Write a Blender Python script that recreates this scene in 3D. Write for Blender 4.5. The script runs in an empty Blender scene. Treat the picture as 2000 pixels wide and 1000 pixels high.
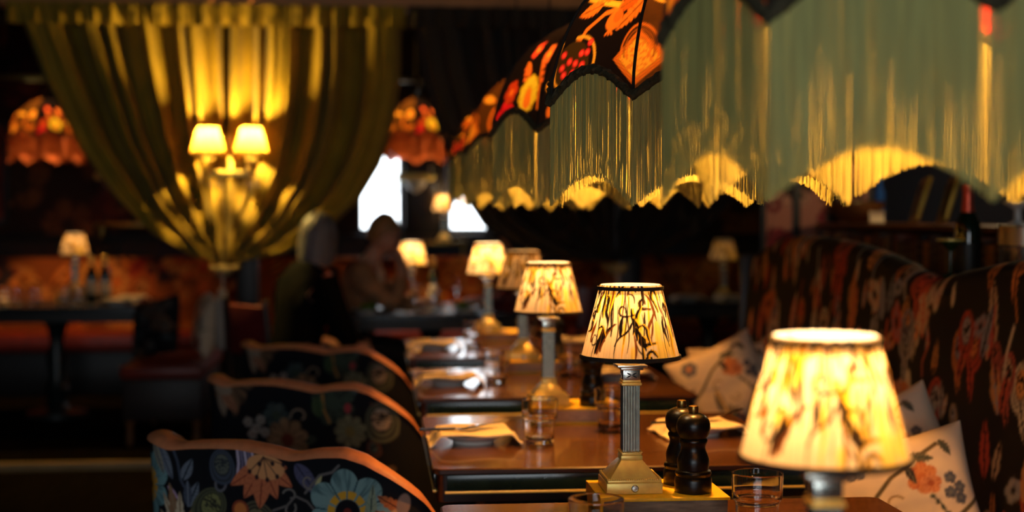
import bpy, bmesh, math, random
import numpy as np
from mathutils import Vector, Matrix
PI = math.pi
R = math.radians
random.seed(7)
scene = bpy.context.scene
COL = scene.collection

# ------------------------------------------------------------------ camera, world, exposure
cam_d = bpy.data.cameras.new('camera')
cam = bpy.data.objects.new('camera', cam_d)
COL.objects.link(cam)
cam.location = (0, 0, 1.35)
cam.rotation_euler = (R(90 - 1.74), 0, R(-5.35))
cam_d.sensor_width = 36
cam_d.lens = 50.4
cam_d.clip_start = 0.05
cam_d.dof.use_dof = True
cam_d.dof.focus_distance = 2.84
cam_d.dof.aperture_fstop = 2.0
scene.camera = cam

world = bpy.data.worlds.new('world')
scene.world = world
world.use_nodes = True
wn = world.node_tree
bg = wn.nodes['Background']
bg.inputs[0].default_value = (0.86, 0.94, 1.0, 1)
bg.inputs[1].default_value = 5.0

vs = scene.view_settings
vs.view_transform = 'Standard'
vs.look = 'None'
vs.gamma = 1
vs.use_curve_mapping = False
vs.exposure = 0.2

scene.cycles.max_bounces = 14
scene.cycles.diffuse_bounces = 4
scene.cycles.glossy_bounces = 4
scene.cycles.transmission_bounces = 12
scene.cycles.sample_clamp_indirect = 4.0
scene.cycles.caustics_reflective = False
scene.cycles.caustics_refractive = False


def portal(loc, rot, sx, sy):
    """daylight guide placed in a window opening (emits nothing of its own)"""
    l = bpy.data.lights.new('window_daylight', 'AREA')
    l.shape = 'RECTANGLE'
    l.size = sx
    l.size_y = sy
    l.cycles.is_portal = True
    o = bpy.data.objects.new('window_daylight', l)
    o.location = loc
    o.rotation_euler = rot
    COL.objects.link(o)


portal((-0.35, -3.02, 1.75), (R(90), 0, 0), 2.9, 1.7)       # window in the wall behind the camera
portal((0.36, 11.30, 1.62), (R(-90), 0, 0), 1.06, 0.84)     # windows in the far wall

LAMP = (1.0, 0.70, 0.36)
AMBER = (1.0, 0.44, 0.085)


def bulb_light(parent, z, power, color, radius=0.02, xy=(0, 0)):
    l = bpy.data.lights.new('bulb_light', 'POINT')
    l.energy = power
    l.color = color
    l.shadow_soft_size = radius
    o = bpy.data.objects.new('bulb_light', l)
    COL.objects.link(o)
    o.parent = parent
    o.location = (xy[0], xy[1], z)
    return o


# ------------------------------------------------------------------ colour + materials
def lin(c):
    c = c / 255.0
    return c / 12.92 if c <= 0.04045 else ((c + 0.055) / 1.055) ** 2.4


def S(r, g, b):
    return (lin(r), lin(g), lin(b))


MATS = {}


def mat(name, col, rough=0.5, metal=0.0, var=0.2, scale=12.0, bump=0.0, stretch=(1, 1, 1),
        trans=0.0, ior=1.45, sheen=0.0, coat=0.0, transl=0.0, spec=0.5, bscale=None, emit=None):
    if name in MATS:
        return MATS[name]
    m = bpy.data.materials.new(name)
    m.use_nodes = True
    nt = m.node_tree
    b = nt.nodes['Principled BSDF']
    tc = nt.nodes.new('ShaderNodeTexCoord')
    mp = nt.nodes.new('ShaderNodeMapping')
    mp.inputs['Scale'].default_value = stretch
    nt.links.new(tc.outputs['Object'], mp.inputs[0])
    nz = nt.nodes.new('ShaderNodeTexNoise')
    nz.inputs['Scale'].default_value = scale
    nz.inputs['Detail'].default_value = 5
    nt.links.new(mp.outputs[0], nz.inputs['Vector'])
    if var > 0:
        rp = nt.nodes.new('ShaderNodeValToRGB')
        rp.color_ramp.elements[0].position = 0.3
        rp.color_ramp.elements[1].position = 0.7
        rp.color_ramp.elements[0].color = tuple(x * (1 - var) for x in col) + (1,)
        rp.color_ramp.elements[1].color = tuple(min(1, x * (1 + var)) for x in col) + (1,)
        nt.links.new(nz.outputs[0], rp.inputs[0])
        nt.links.new(rp.outputs[0], b.inputs['Base Color'])
        colsock = rp.outputs[0]
    else:
        b.inputs['Base Color'].default_value = tuple(col) + (1,)
        colsock = None
    b.inputs['Roughness'].default_value = rough
    b.inputs['Metallic'].default_value = metal
    b.inputs['IOR'].default_value = ior
    b.inputs['Specular IOR Level'].default_value = spec
    b.inputs['Transmission Weight'].default_value = trans
    b.inputs['Sheen Weight'].default_value = sheen
    b.inputs['Coat Weight'].default_value = coat
    if emit:
        b.inputs['Emission Color'].default_value = tuple(emit[0]) + (1,)
        b.inputs['Emission Strength'].default_value = emit[1]
    if bump > 0:
        bp = nt.nodes.new('ShaderNodeBump')
        bp.inputs['Strength'].default_value = bump
        bp.inputs['Distance'].default_value = 0.004
        n2 = nz
        if bscale:
            n2 = nt.nodes.new('ShaderNodeTexNoise')
            n2.inputs['Scale'].default_value = bscale
            nt.links.new(mp.outputs[0], n2.inputs['Vector'])
        nt.links.new(n2.outputs[0], bp.inputs['Height'])
        nt.links.new(bp.outputs[0], b.inputs['Normal'])
    if transl > 0:
        t = nt.nodes.new('ShaderNodeBsdfTranslucent')
        if colsock:
            nt.links.new(colsock, t.inputs[0])
        else:
            t.inputs[0].default_value = tuple(col) + (1,)
        mx = nt.nodes.new('ShaderNodeMixShader')
        mx.inputs[0].default_value = transl
        nt.links.new(b.outputs[0], mx.inputs[1])
        nt.links.new(t.outputs[0], mx.inputs[2])
        nt.links.new(mx.outputs[0], nt.nodes['Material Output'].inputs[0])
    MATS[name] = m
    return m


def print_mat(name, transl=0.0, rough=0.8, bump=0.15, weave=900.0, sheen=0.0):
    """printed cloth: the print is held in a colour attribute, the weave comes from nodes"""
    if name in MATS:
        return MATS[name]
    m = bpy.data.materials.new(name)
    m.use_nodes = True
    nt = m.node_tree
    b = nt.nodes['Principled BSDF']
    at = nt.nodes.new('ShaderNodeAttribute')
    at.attribute_name = 'Print'
    tc = nt.nodes.new('ShaderNodeTexCoord')
    nz = nt.nodes.new('ShaderNodeTexNoise')
    nz.inputs['Scale'].default_value = weave
    nt.links.new(tc.outputs['Object'], nz.inputs['Vector'])
    mul = nt.nodes.new('ShaderNodeMix')
    mul.data_type = 'RGBA'
    mul.blend_type = 'MULTIPLY'
    mul.inputs[0].default_value = 0.25
    nt.links.new(at.outputs['Color'], mul.inputs[6])
    nt.links.new(nz.outputs[0], mul.inputs[7])
    nt.links.new(mul.outputs[2], b.inputs['Base Color'])
    b.inputs['Roughness'].default_value = rough
    b.inputs['Specular IOR Level'].default_value = 0.25
    b.inputs['Sheen Weight'].default_value = sheen
    if bump:
        bp = nt.nodes.new('ShaderNodeBump')
        bp.inputs['Strength'].default_value = bump
        bp.inputs['Distance'].default_value = 0.001
        nt.links.new(nz.outputs[0], bp.inputs['Height'])
        nt.links.new(bp.outputs[0], b.inputs['Normal'])
    if transl > 0:
        t = nt.nodes.new('ShaderNodeBsdfTranslucent')
        nt.links.new(mul.outputs[2], t.inputs[0])
        mx = nt.nodes.new('ShaderNodeMixShader')
        mx.inputs[0].default_value = transl
        nt.links.new(b.outputs[0], mx.inputs[1])
        nt.links.new(t.outputs[0], mx.inputs[2])
        nt.links.new(mx.outputs[0], nt.nodes['Material Output'].inputs[0])
    MATS[name] = m
    return m


# ------------------------------------------------------------------ mesh helpers
class MB:
    def __init__(s):
        s.v = []
        s.f = []

    def add(s, v, f):
        o = len(s.v)
        s.v.extend([tuple(map(float, p)) for p in v])
        s.f.extend([tuple(i + o for i in q) for q in f])
        return s

    def box(s, c, d, b=0.0, rz=0.0, taper=None):
        """box centred at c, size d, edges chamfered by b; taper=(kx,ky) scales the top"""
        hx, hy, hz = d[0] / 2, d[1] / 2, d[2] / 2
        bm = bmesh.new()
        bmesh.ops.create_cube(bm, size=1)
        for v in bm.verts:
            v.co = Vector((v.co.x * d[0], v.co.y * d[1], v.co.z * d[2]))
            if taper and v.co.z > 0:
                v.co.x *= taper[0]
                v.co.y *= taper[1]
        if b > 0:
            bmesh.ops.bevel(bm, geom=bm.edges[:], offset=b, segments=2, profile=0.5, affect='EDGES')
        cr, sr = math.cos(rz), math.sin(rz)
        bm.verts.index_update()
        vs_ = [(c[0] + v.co.x * cr - v.co.y * sr, c[1] + v.co.x * sr + v.co.y * cr, c[2] + v.co.z) for v in bm.verts]
        fs_ = [[v.index for v in f.verts] for f in bm.faces]
        bm.free()
        return s.add(vs_, fs_)

    def lathe(s, prof, n=32, c=(0, 0, 0), mod=None):
        v, f = [], []
        for (r, z) in prof:
            for i in range(n):
                a = 2 * PI * i / n
                rr = r * (mod(a, z) if mod else 1)
                v.append((c[0] + rr * math.cos(a), c[1] + rr * math.sin(a), c[2] + z))
        m = len(prof)
        for j in range(m - 1):
            for i in range(n):
                k = (i + 1) % n
                f.append((j * n + i, j * n + k, (j + 1) * n + k, (j + 1) * n + i))
        ring = math.hypot(prof[0][0] - prof[-1][0], prof[0][1] - prof[-1][1]) < 0.005
        if prof[0][0] > 1e-6 and not ring:
            f.append(tuple(range(n - 1, -1, -1)))
        if prof[-1][0] > 1e-6 and not ring:
            f.append(tuple((m - 1) * n + i for i in range(n)))
        return s.add(v, f)

    def tube(s, pts, r, n=8, closed=False, flat=1.0):
        pts = [Vector(p) for p in pts]
        m = len(pts)
        rr = r if hasattr(r, '__len__') else [r] * m
        v, f = [], []
        up = Vector((0, 0, 1))
        for i, p in enumerate(pts):
            if closed:
                t = pts[(i + 1) % m] - pts[i - 1]
            else:
                t = pts[min(i + 1, m - 1)] - pts[max(i - 1, 0)]
            t.normalize()
            a = t.cross(up)
            if a.length < 1e-3:
                a = t.cross(Vector((1, 0, 0)))
            a.normalize()
            b = a.cross(t)
            for k in range(n):
                w = 2 * PI * k / n
                v.append(p + a * math.cos(w) * rr[i] + b * math.sin(w) * rr[i] * flat)
        for i in range(m if closed else m - 1):
            j = (i + 1) % m
            for k in range(n):
                l = (k + 1) % n
                f.append((i * n + k, i * n + l, j * n + l, j * n + k))
        if not closed:
            f.append(tuple(range(n - 1, -1, -1)))
            f.append(tuple((m - 1) * n + k for k in range(n)))
        return s.add(v, f)

    def sphere(s, c, r, n=16, sc=(1, 1, 1)):
        v, f = [], []
        m = n // 2
        v.append((c[0], c[1], c[2] - r * sc[2]))
        for j in range(1, m):
            t = -PI / 2 + PI * j / m
            for i in range(n):
                a = 2 * PI * i / n
                v.append((c[0] + r * sc[0] * math.cos(t) * math.cos(a), c[1] + r * sc[1] * math.cos(t) * math.sin(a), c[2] + r * sc[2] * math.sin(t)))
        v.append((c[0], c[1], c[2] + r * sc[2]))
        L = len(v) - 1
        for i in range(n):
            k = (i + 1) % n
            f.append((0, 1 + k, 1 + i))
            f.append((L, L - n + i, L - n + k))
        for j in range(m - 2):
            for i in range(n):
                k = (i + 1) % n
                a = 1 + j * n
                f.append((a + i, a + k, a + n + k, a + n + i))
        return s.add(v, f)

    def grid(s, P, wrap=False):
        """P: rows x cols x 3 array"""
        P = np.asarray(P, float)
        m, n = P.shape[:2]
        f = []
        for j in range(m - 1):
            for i in range(n if wrap else n - 1):
                k = (i + 1) % n
                f.append((j * n + i, j * n + k, (j + 1) * n + k, (j + 1) * n + i))
        return s.add(P.reshape(-1, 3), f)

    def mesh(s, name, m, smooth=True, colors=None, angle=35):
        me = bpy.data.meshes.new(name)
        me.from_pydata(s.v, [], s.f)
        if m:
            me.materials.append(m)
        if smooth:
            me.polygons.foreach_set('use_smooth', [True] * len(me.polygons))
            if angle:
                me.set_sharp_from_angle(angle=R(angle))
        if colors is not None:
            ca = me.color_attributes.new('Print', 'FLOAT_COLOR', 'POINT')
            d = np.ones((len(s.v), 4), np.float32)
            d[:, :3] = colors
            ca.data.foreach_set('color', d.ravel())
        me.update()
        return me

    def build(s, name, m, parent=None, loc=(0, 0, 0), rot=(0, 0, 0), smooth=True, colors=None, angle=35, kind=None):
        return place(name, s.mesh(name, m, smooth, colors, angle), parent, loc, rot, kind)


def place(name, me, parent=None, loc=(0, 0, 0), rot=(0, 0, 0), kind=None):
    o = bpy.data.objects.new(name, me)
    COL.objects.link(o)
    o.parent = parent
    o.location = loc
    o.rotation_euler = rot
    if kind:
        o['kind'] = kind
    return o


def tag(o, label, cat, group=None):
    o['label'] = label
    o['category'] = cat
    if group:
        o['group'] = group
    return o


def thing(name, label, cat, loc=(0, 0, 0), rz=0.0, group=None):
    o = bpy.data.objects.new(name, None)
    o.empty_display_size = 0.05
    COL.objects.link(o)
    o.location = loc
    o.rotation_euler = (0, 0, rz)
    return tag(o, label, cat, group)


def dup(root, label, loc, rz=0.0, group=None, scale=None):
    """copy of a thing with copies of its parts and sub-parts; mesh data is shared"""
    def rec(o, par):
        c = o.copy()
        COL.objects.link(c)
        c.parent = par
        for ch in o.children:
            if ch.type != 'LIGHT':
                rec(ch, c)
        return c
    r = rec(root, None)
    r.location = loc
    r.rotation_euler = (0, 0, rz)
    if scale:
        r.scale = (scale,) * 3
    r['label'] = label
    if group:
        r['group'] = group
    return r


def struct(name, mb, m, parent=None, **k):
    o = mb.build(name, m, parent, **k)
    if parent is None:
        o['kind'] = 'structure'
    return o


# ------------------------------------------------------------------ noise + cloth-print painter (works on vertex coordinates)
_rs = np.random.RandomState(11)
_T = _rs.rand(256, 256)


def vnoise(x, y, seed=0, per=None):
    x = np.asarray(x, float) + seed * 17.31
    y = np.asarray(y, float) + seed * 9.77
    x0 = np.floor(x).astype(int)
    y0 = np.floor(y).astype(int)
    fx = x - x0
    fy = y - y0
    fx = fx * fx * (3 - 2 * fx)
    fy = fy * fy * (3 - 2 * fy)

    def h(i, j):
        if per:
            off = int(math.floor(seed * 17.31))
            i = (i - off) % per + off
        return _T[i % 256, j % 256]
    a = h(x0, y0) * (1 - fx) + h(x0 + 1, y0) * fx
    b = h(x0, y0 + 1) * (1 - fx) + h(x0 + 1, y0 + 1) * fx
    return a * (1 - fy) + b * fy


def fbm(x, y, seed=0, o=3):
    t, a, s = 0, 0.5, 0
    for k in range(o):
        t = t + a * vnoise(np.asarray(x) * 2 ** k, np.asarray(y) * 2 ** k, seed + k * 3)
        s += a
        a *= 0.5
    return t / s


class Paint:
    def __init__(s, u, v, base, soft=0.002):
        s.u = np.asarray(u, float).ravel()
        s.v = np.asarray(v, float).ravel()
        s.c = np.tile(np.array(base, float), (len(s.u), 1))
        s.e = soft

    def put(s, m, col):
        m = np.clip(m, 0, 1)[:, None]
        s.c = s.c * (1 - m) + np.array(col) * m

    def sm(s, d):            # signed distance (inside negative) -> coverage
        return np.clip(0.5 - d / s.e, 0, 1)

    def loc(s, cx, cy, rot):
        c, n = math.cos(rot), math.sin(rot)
        x, y = s.u - cx, s.v - cy
        return x * c + y * n, -x * n + y * c

    def sub(s, cx, cy, r):
        i = np.nonzero((np.abs(s.u - cx) < r) & (np.abs(s.v - cy) < r))[0]
        q = Paint.__new__(Paint)
        q.u, q.v, q.c, q.e, q.i = s.u[i], s.v[i], s.c[i], s.e, i
        return q

    def ell(s, cx, cy, rx, ry, rot, col, ring=0, col2=None, lines=0):
        q = s.sub(cx, cy, max(rx, ry) + ring + 2 * s.e)
        q._ell(cx, cy, rx, ry, rot, col, ring, col2, lines)
        s.c[q.i] = q.c

    def leaf(s, x0, y0, x1, y1, w, col, vein=None, serr=0, half=None):
        q = s.sub((x0 + x1) / 2, (y0 + y1) / 2, math.hypot(x1 - x0, y1 - y0) / 2 + w + 2 * s.e)
        q._leaf(x0, y0, x1, y1, w, col, vein, serr, half)
        s.c[q.i] = q.c

    def flower(s, cx, cy, r, n, col, dark, cen, rot=0.0, sq=1.0, eye=None, ring=None):
        q = s.sub(cx, cy, r * max(1, sq) + 2 * s.e)
        q._flower(cx, cy, r, n, col, dark, cen, rot, sq, eye, ring)
        s.c[q.i] = q.c

    def line(s, pts, w, col):
        a = np.array(pts)
        lo, hi = a.min(0), a.max(0)
        q = s.sub((lo[0] + hi[0]) / 2, (lo[1] + hi[1]) / 2, max(hi - lo) / 2 + np.max(w) + 2 * s.e)
        q._line(pts, w, col)
        s.c[q.i] = q.c

    def bulb(s, cx, cy, r, rot, col, out, lines):
        q = s.sub(cx, cy, r * 1.5 + 2 * s.e)
        q._bulb(cx, cy, r, rot, col, out, lines)
        s.c[q.i] = q.c

    def _ell(s, cx, cy, rx, ry, rot, col, ring=0, col2=None, lines=0):
        x, y = s.loc(cx, cy, rot)
        d = np.sqrt((x / rx) ** 2 + (y / ry) ** 2)
        m = s.sm((d - 1) * min(rx, ry))
        s.put(m, col)
        if lines and col2 is not None:
            s.put(m * (np.sin(d * lines * PI) > 0.2), col2)
        if ring:
            s.put(s.sm(np.abs(d - 1) * min(rx, ry) - ring), col2 if col2 is not None else col)

    def _leaf(s, x0, y0, x1, y1, w, col, vein=None, serr=0, half=None):
        L = math.hypot(x1 - x0, y1 - y0)
        a = math.atan2(y1 - y0, x1 - x0)
        x, y = s.loc(x0, y0, a)
        t = np.clip(x / L, 0, 1)
        prof = w * np.sin(PI * t ** 0.8) ** 0.8
        if serr:
            prof = prof * (0.72 + 0.28 * np.abs(np.sin(PI * (t * serr - np.abs(y) / w * 0.8))))
        ins = (x > 0) & (x < L)
        m = s.sm(np.abs(y) - prof) * ins
        s.put(m, col)
        if half is not None:
            s.put(m * (y > 0), half)
        if vein is not None:
            s.put(m * (np.abs(y) < max(w * 0.09, s.e * 0.6)), vein)
            s.put(m * 0.5 * (np.abs(np.sin(PI * (t * 7 - np.abs(y) / w * 0.9))) < 0.18), vein)

    def _flower(s, cx, cy, r, n, col, dark, cen, rot=0.0, sq=1.0, eye=None, ring=None):
        x, y = s.loc(cx, cy, rot)
        y = y / sq
        d = np.hypot(x, y)
        a = np.arctan2(y, x)
        R_ = r * (0.74 + 0.26 * np.abs(np.cos(a * n / 2)) ** 0.7)
        m = s.sm(d - R_)
        s.put(m, col)
        streak = fbm(a * 9 + 40, d / r * 1.6, 3)
        s.put(m * np.clip((streak - 0.45) * 4, 0, 1) * 0.75, dark)
        s.put(m * (np.abs(np.cos(a * n / 2)) < 0.10) * (d > 0.35 * r), dark)
        if ring is not None:
            s.put(s.sm(np.abs(d - r * 0.40) - r * 0.09) * (np.sin(a * 11) > -0.75), ring)
        s.put(s.sm(d - r * 0.30), cen)
        if eye is not None:
            s.put(s.sm(d - r * 0.10), eye)

    def _line(s, pts, w, col):
        best = np.full(len(s.u), 1e9)
        n = len(pts) - 1
        for k, ((a, b), (c, d)) in enumerate(zip(pts[:-1], pts[1:])):
            vx, vy = c - a, d - b
            L2 = vx * vx + vy * vy + 1e-12
            t = np.clip(((s.u - a) * vx + (s.v - b) * vy) / L2, 0, 1)
            wd = w if not hasattr(w, '__len__') else w[k] + (w[k + 1] - w[k]) * t
            best = np.minimum(best, np.hypot(s.u - a - t * vx, s.v - b - t * vy) - wd)
        s.put(s.sm(best), col)

    def curl(s, x, y, size, rot, w, col):
        pts = []
        for i in range(14):
            t = i / 13
            a = rot + t * 4.2
            rr = size * (1 - 0.75 * t)
            pts.append((x + rr * math.cos(a) - size * math.cos(rot), y + rr * math.sin(a) - size * math.sin(rot)))
        s.line(pts, w, col)

    def _bulb(s, cx, cy, r, rot, col, out, lines):
        x, y = s.loc(cx, cy, rot)
        d = np.hypot(x, y * 1.25) * (1 + 0.25 * np.clip(x / r, -1, 1))
        for k, (q, c) in enumerate(((1.0, out), (0.86, lines), (0.78, out), (0.66, lines), (0.58, col))):
            s.put(s.sm(d - r * q), c)
        s.put(s.sm(d - r * 0.58) * (fbm(x / r * 14, y / r * 5, 5) > 0.55), lines)


def scatter(p, u0, u1, v0, v1, n, size, pal, dark, seed, stretch=1.0):
    rg = random.Random(seed)
    for i in range(n):
        x, y = rg.uniform(u0, u1), rg.uniform(v0, v1)
        r = size * rg.uniform(0.5, 1.2)
        k = rg.random()
        c = pal[rg.randrange(len(pal))]
        c2 = pal[rg.randrange(len(pal))]
        a = rg.uniform(0, 2 * PI)
        if k < 0.3:
            p.flower(x, y, r, rg.choice((5, 6, 8)), c, dark, c2, a, sq=stretch)
        elif k < 0.62:
            p.leaf(x, y, x + r * 1.5 * math.cos(a), y + r * 1.5 * stretch * math.sin(a), r * 0.33, c, dark, rg.choice((0, 6)))
        elif k < 0.75:
            p.bulb(x, y, r * 0.7, a, c, c2, dark)
        elif k < 0.9:
            p.curl(x, y, r * 0.6, a, r * 0.05, c)
        else:
            p.ell(x, y, r * 0.3, r * 0.4, a, c)


# ------------------------------------------------------------------ shared materials
wood_top = mat('polished_dark_wood', S(86, 52, 26), 0.22, var=0.35, scale=9, stretch=(1.2, 14, 14), bump=0.05, coat=0.3)
wood_edge = mat('dark_wood_edge', S(38, 18, 12), 0.3, var=0.3, scale=10)
wood_black = mat('blackened_wood', S(22, 15, 11), 0.45, var=0.3, scale=8)
wood_mid = mat('oiled_brown_wood', S(110, 66, 28), 0.45, var=0.3, scale=5, stretch=(1, 8, 8))
wood_beam = mat('beam_wood', S(196, 124, 62), 0.55, var=0.3, scale=4, stretch=(1, 10, 10))
green_lacquer = mat('dark_green_lacquer', S(20, 34, 32), 0.18, var=0.3, scale=20)
brass = mat('brushed_brass', S(255, 212, 112), 0.36, 0.3, var=0.12, scale=60, bump=0.03)
old_brass = mat('aged_brass', S(150, 120, 62), 0.35, 1.0, var=0.25, scale=30)
silver = mat('antique_silver', S(204, 206, 196), 0.27, 0.96, var=0.12, scale=70, bump=0.03)
steel = mat('cutlery_steel', S(200, 202, 206), 0.16, 1.0, var=0.05, scale=40)
black_gloss = mat('black_lacquer', S(9, 8, 8), 0.30, spec=0.4, var=0.2, scale=30)
black_trim = mat('black_binding_cloth', S(30, 25, 20), 0.85, var=0.3, scale=200, bump=0.3)
glass = mat('clear_glass', (1, 1, 1), 0.0, var=0.0, trans=1.0, ior=1.46)
green_glass = mat('dark_green_bottle_glass', S(10, 30, 14), 0.06, var=0.1, spec=0.8)
window_blue = mat('window_sliver_blue', S(60, 110, 190), 0.1, var=0.1, transl=0.3)  # blue colour stands in for daylight in a sliver of window
china = mat('glazed_white_china', S(222, 218, 210), 0.22, var=0.03, scale=6)
linen = mat('cream_linen', S(232, 208, 166), 0.85, var=0.08, scale=180, bump=0.25)
yellow_cloth = mat('yellow_book_cloth', S(246, 190, 14), 0.55, var=0.08, scale=120, bump=0.1)
page_grey = mat('marbled_page_edge', S(104, 96, 84), 0.7, var=0.35, scale=26, stretch=(1, 1, 5))
page_pink = mat('cream_page_edge', S(196, 160, 130), 0.7, var=0.2, scale=60, stretch=(1, 1, 9))
liner = mat('white_shade_liner', S(250, 244, 228), 0.8, var=0.03, transl=0.6)
bulb_glow = mat('lit_bulb_glass', S(255, 220, 150), 0.4, var=0.0, emit=((1.0, 0.72, 0.34), 14.0))
salmon = mat('salmon_leather_piping', S(196, 124, 84), 0.5, var=0.12, scale=40, bump=0.1)
burgundy = mat('burgundy_leather', S(120, 36, 22), 0.42, var=0.2, scale=12, bump=0.1)
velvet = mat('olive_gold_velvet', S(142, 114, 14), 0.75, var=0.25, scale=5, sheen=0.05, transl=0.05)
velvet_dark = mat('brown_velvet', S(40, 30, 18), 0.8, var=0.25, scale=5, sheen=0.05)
tassel_m = mat('pale_tassel_thread', S(170, 158, 146), 0.8, var=0.25, scale=8, stretch=(30, 30, 1), bump=0.4)
fringe_m = mat('sage_green_fringe', S(162, 160, 94), 0.62, var=0.22, scale=7, stretch=(22, 22, 1), transl=0.03)
braid_m = mat('dark_olive_braid', S(62, 56, 36), 0.8, var=0.3, scale=160, bump=0.5)
navy = mat('navy_paint', S(28, 34, 50), 0.5, var=0.15, scale=3)
chair_print = print_mat('navy_floral_velvet', 0.0, 0.85, 0.2, 1400)
shade_print = print_mat('pleated_shade_silk', 0.55, 0.8, 0.1, 1500)
dome_print = print_mat('backlit_floral_velvet', 0.09, 0.85, 0.1, 1400)
banq_print = print_mat('black_floral_tapestry', 0.0, 0.85, 0.2, 900)
orange_print = print_mat('orange_floral_tapestry', 0.0, 0.85, 0.2, 700)
cushion_print = print_mat('cream_floral_linen', 0.0, 0.85, 0.2, 1200)
wall_print = print_mat('dark_red_wallpaper', 0.0, 0.7, 0.0, 400)

# ------------------------------------------------------------------ the room
XL, XR, YF, YB, ZC = -4.6, 3.3, -3.1, 11.4, 3.0
wallm = mat('dark_wall_plaster', S(40, 28, 20), 0.7, var=0.3, scale=2)
floorm = mat('dark_floor_boards', S(22, 17, 13), 0.9, spec=0.0, var=0.4, scale=4, stretch=(8, 0.6, 1), bump=0.1)
ceilm = mat('dark_ceiling', S(26, 19, 14), 0.8, var=0.3, scale=2)
struct('floor', MB().box(((XL + XR) / 2, (YF + YB) / 2, -0.05), (XR - XL, YB - YF, 0.1)), floorm)
struct('ceiling', MB().box(((XL + XR) / 2, (YF + YB) / 2, ZC + 0.05), (XR - XL, YB - YF, 0.1)), ceilm)
struct('wall_left', MB().box((XL - 0.06, (YF + YB) / 2, ZC / 2), (0.12, YB - YF, ZC)), wallm)
struct('wall_right', MB().box((XR + 0.06, (YF + YB) / 2, ZC / 2), (0.12, YB - YF, ZC)), wallm)


def wall_with_holes(name, y, holes, m):
    """wall in the XZ plane at depth y, thickness 0.12, with rectangular openings sharing one sill and head height"""
    z0, z1 = holes[0][1], holes[0][3]
    mb = MB()
    mb.box(((XL + XR) / 2, y, z0 / 2), (XR - XL, 0.12, z0))
    mb.box(((XL + XR) / 2, y, (z1 + ZC) / 2), (XR - XL, 0.12, ZC - z1))
    xs = [XL] + [q for h in holes for q in (h[0], h[2])] + [XR]
    for a, b in zip(xs[0::2], xs[1::2]):
        mb.box(((a + b) / 2, y, (z0 + z1) / 2), (b - a, 0.12, z1 - z0))
    return struct(name, mb, m)


wall_with_holes('wall_front', YF - 0.06, [(-1.8, 0.9, 1.1, 2.6)], wallm)
wall_with_holes('wall_back', YB + 0.06, [(-0.15, 1.20, 0.19, 2.04), (0.56, 1.20, 0.89, 2.04)], wallm)


def window(n, x0, x1, z0, z1, y, bars):
    mb = MB()
    t = 0.045
    for z in (z0, z1):
        mb.box(((x0 + x1) / 2, y, z), (x1 - x0 + t, 0.07, t), 0.004)
    for x in (x0, x1):
        mb.box((x, y, (z0 + z1) / 2), (t, 0.07, z1 - z0), 0.004)
    o = struct('window_%d' % n, mb, mat('window_paint', S(90, 100, 112), 0.4, var=0.1))
    for i in range(1, bars):
        MB().box((x0 + (x1 - x0) * i / bars, y, (z0 + z1) / 2), (0.03, 0.05, z1 - z0), 0.003).build('glazing_bar', MATS['window_paint'], o)
    MB().box(((x0 + x1) / 2, y - 0.05 if y > 0 else y + 0.05, z0 - 0.03), (x1 - x0 + 0.1, 0.1, 0.03), 0.005).build('window_sill', MATS['window_paint'], o)
    return o


window(1, -1.8, 1.1, 0.9, 2.6, YF - 0.05, 3)
window(2, -0.15, 0.19, 1.20, 2.04, YB + 0.06, 1)
window(3, 0.56, 0.89, 1.20, 2.04, YB + 0.06, 1)
# navy dado under the far windows with its rail
struct('trim_1', MB().box((0.4, YB - 0.015, 0.60), (4.2, 0.03, 1.14), 0.004), navy)
struct('trim_2', MB().box((-0.6, YB - 0.03, 1.155), (7.8, 0.05, 0.035), 0.008), wood_black)
struct('trim_3', MB().box((0.375, YB - 0.02, 1.60), (0.34, 0.04, 0.86), 0.006), wood_black)
# header beam over the curtained bays and the light nosing of the low step below them
struct('trim_4', MB().box(((XL + XR) / 2, 8.27, 2.60), (XR - XL - 0.02, 0.16, 0.20), 0.01), wood_beam)
struct('trim_5', MB().box(((XL + XR) / 2, 7.66, 0.022), (XR - XL - 0.02, 0.05, 0.044), 0.006), mat('pale_step_nosing', S(150, 120, 80), 0.4, var=0.15, scale=6))
for i, x in enumerate((-0.74, 1.47)):
    mb = MB()
    mb.box((x, 8.27, 0.09), (0.17, 0.17, 0.18), 0.008)
    mb.box((x, 8.27, 1.32), (0.12, 0.12, 2.30), 0.012)
    mb.box((x, 8.27, 2.46), (0.17, 0.17, 0.07), 0.01)
    struct('trim_%d' % (6 + i), mb, wood_black)


# ------------------------------------------------------------------ far wall: wallpaper, shelves and the orange banquette
def wallpaper(n, x0, x1, z0, z1, seed):
    nu, nv = 160, 100
    U, V = np.meshgrid(np.linspace(x0, x1, nu), np.linspace(z0, z1, nv))
    P = np.stack([U, np.full_like(U, YB - 0.012), V], -1)
    p = Paint(U, V, S(46, 22, 12), 0.02)
    scatter(p, x0, x1, z0, z1, 60, 0.22, [S(120, 50, 20), S(90, 30, 18), S(130, 76, 30), S(60, 40, 24)], S(30, 14, 8), seed)
    mb = MB().grid(P)
    v = np.array(mb.v)
    v2 = v.copy()
    v2[:, 1] += 0.010
    n0 = len(v)
    mb.v += [tuple(q) for q in v2]
    mb.f += [tuple(i + n0 for i in reversed(f)) for f in mb.f]
    o = mb.build('trim_%d' % n, wall_print, colors=np.vstack([p.c, p.c]))
    o['kind'] = 'structure'


wallpaper(8, -4.55, -0.95, 1.18, 2.95, 4)
wallpaper(9, 1.45, 3.25, 1.18, 2.95, 5)


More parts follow.
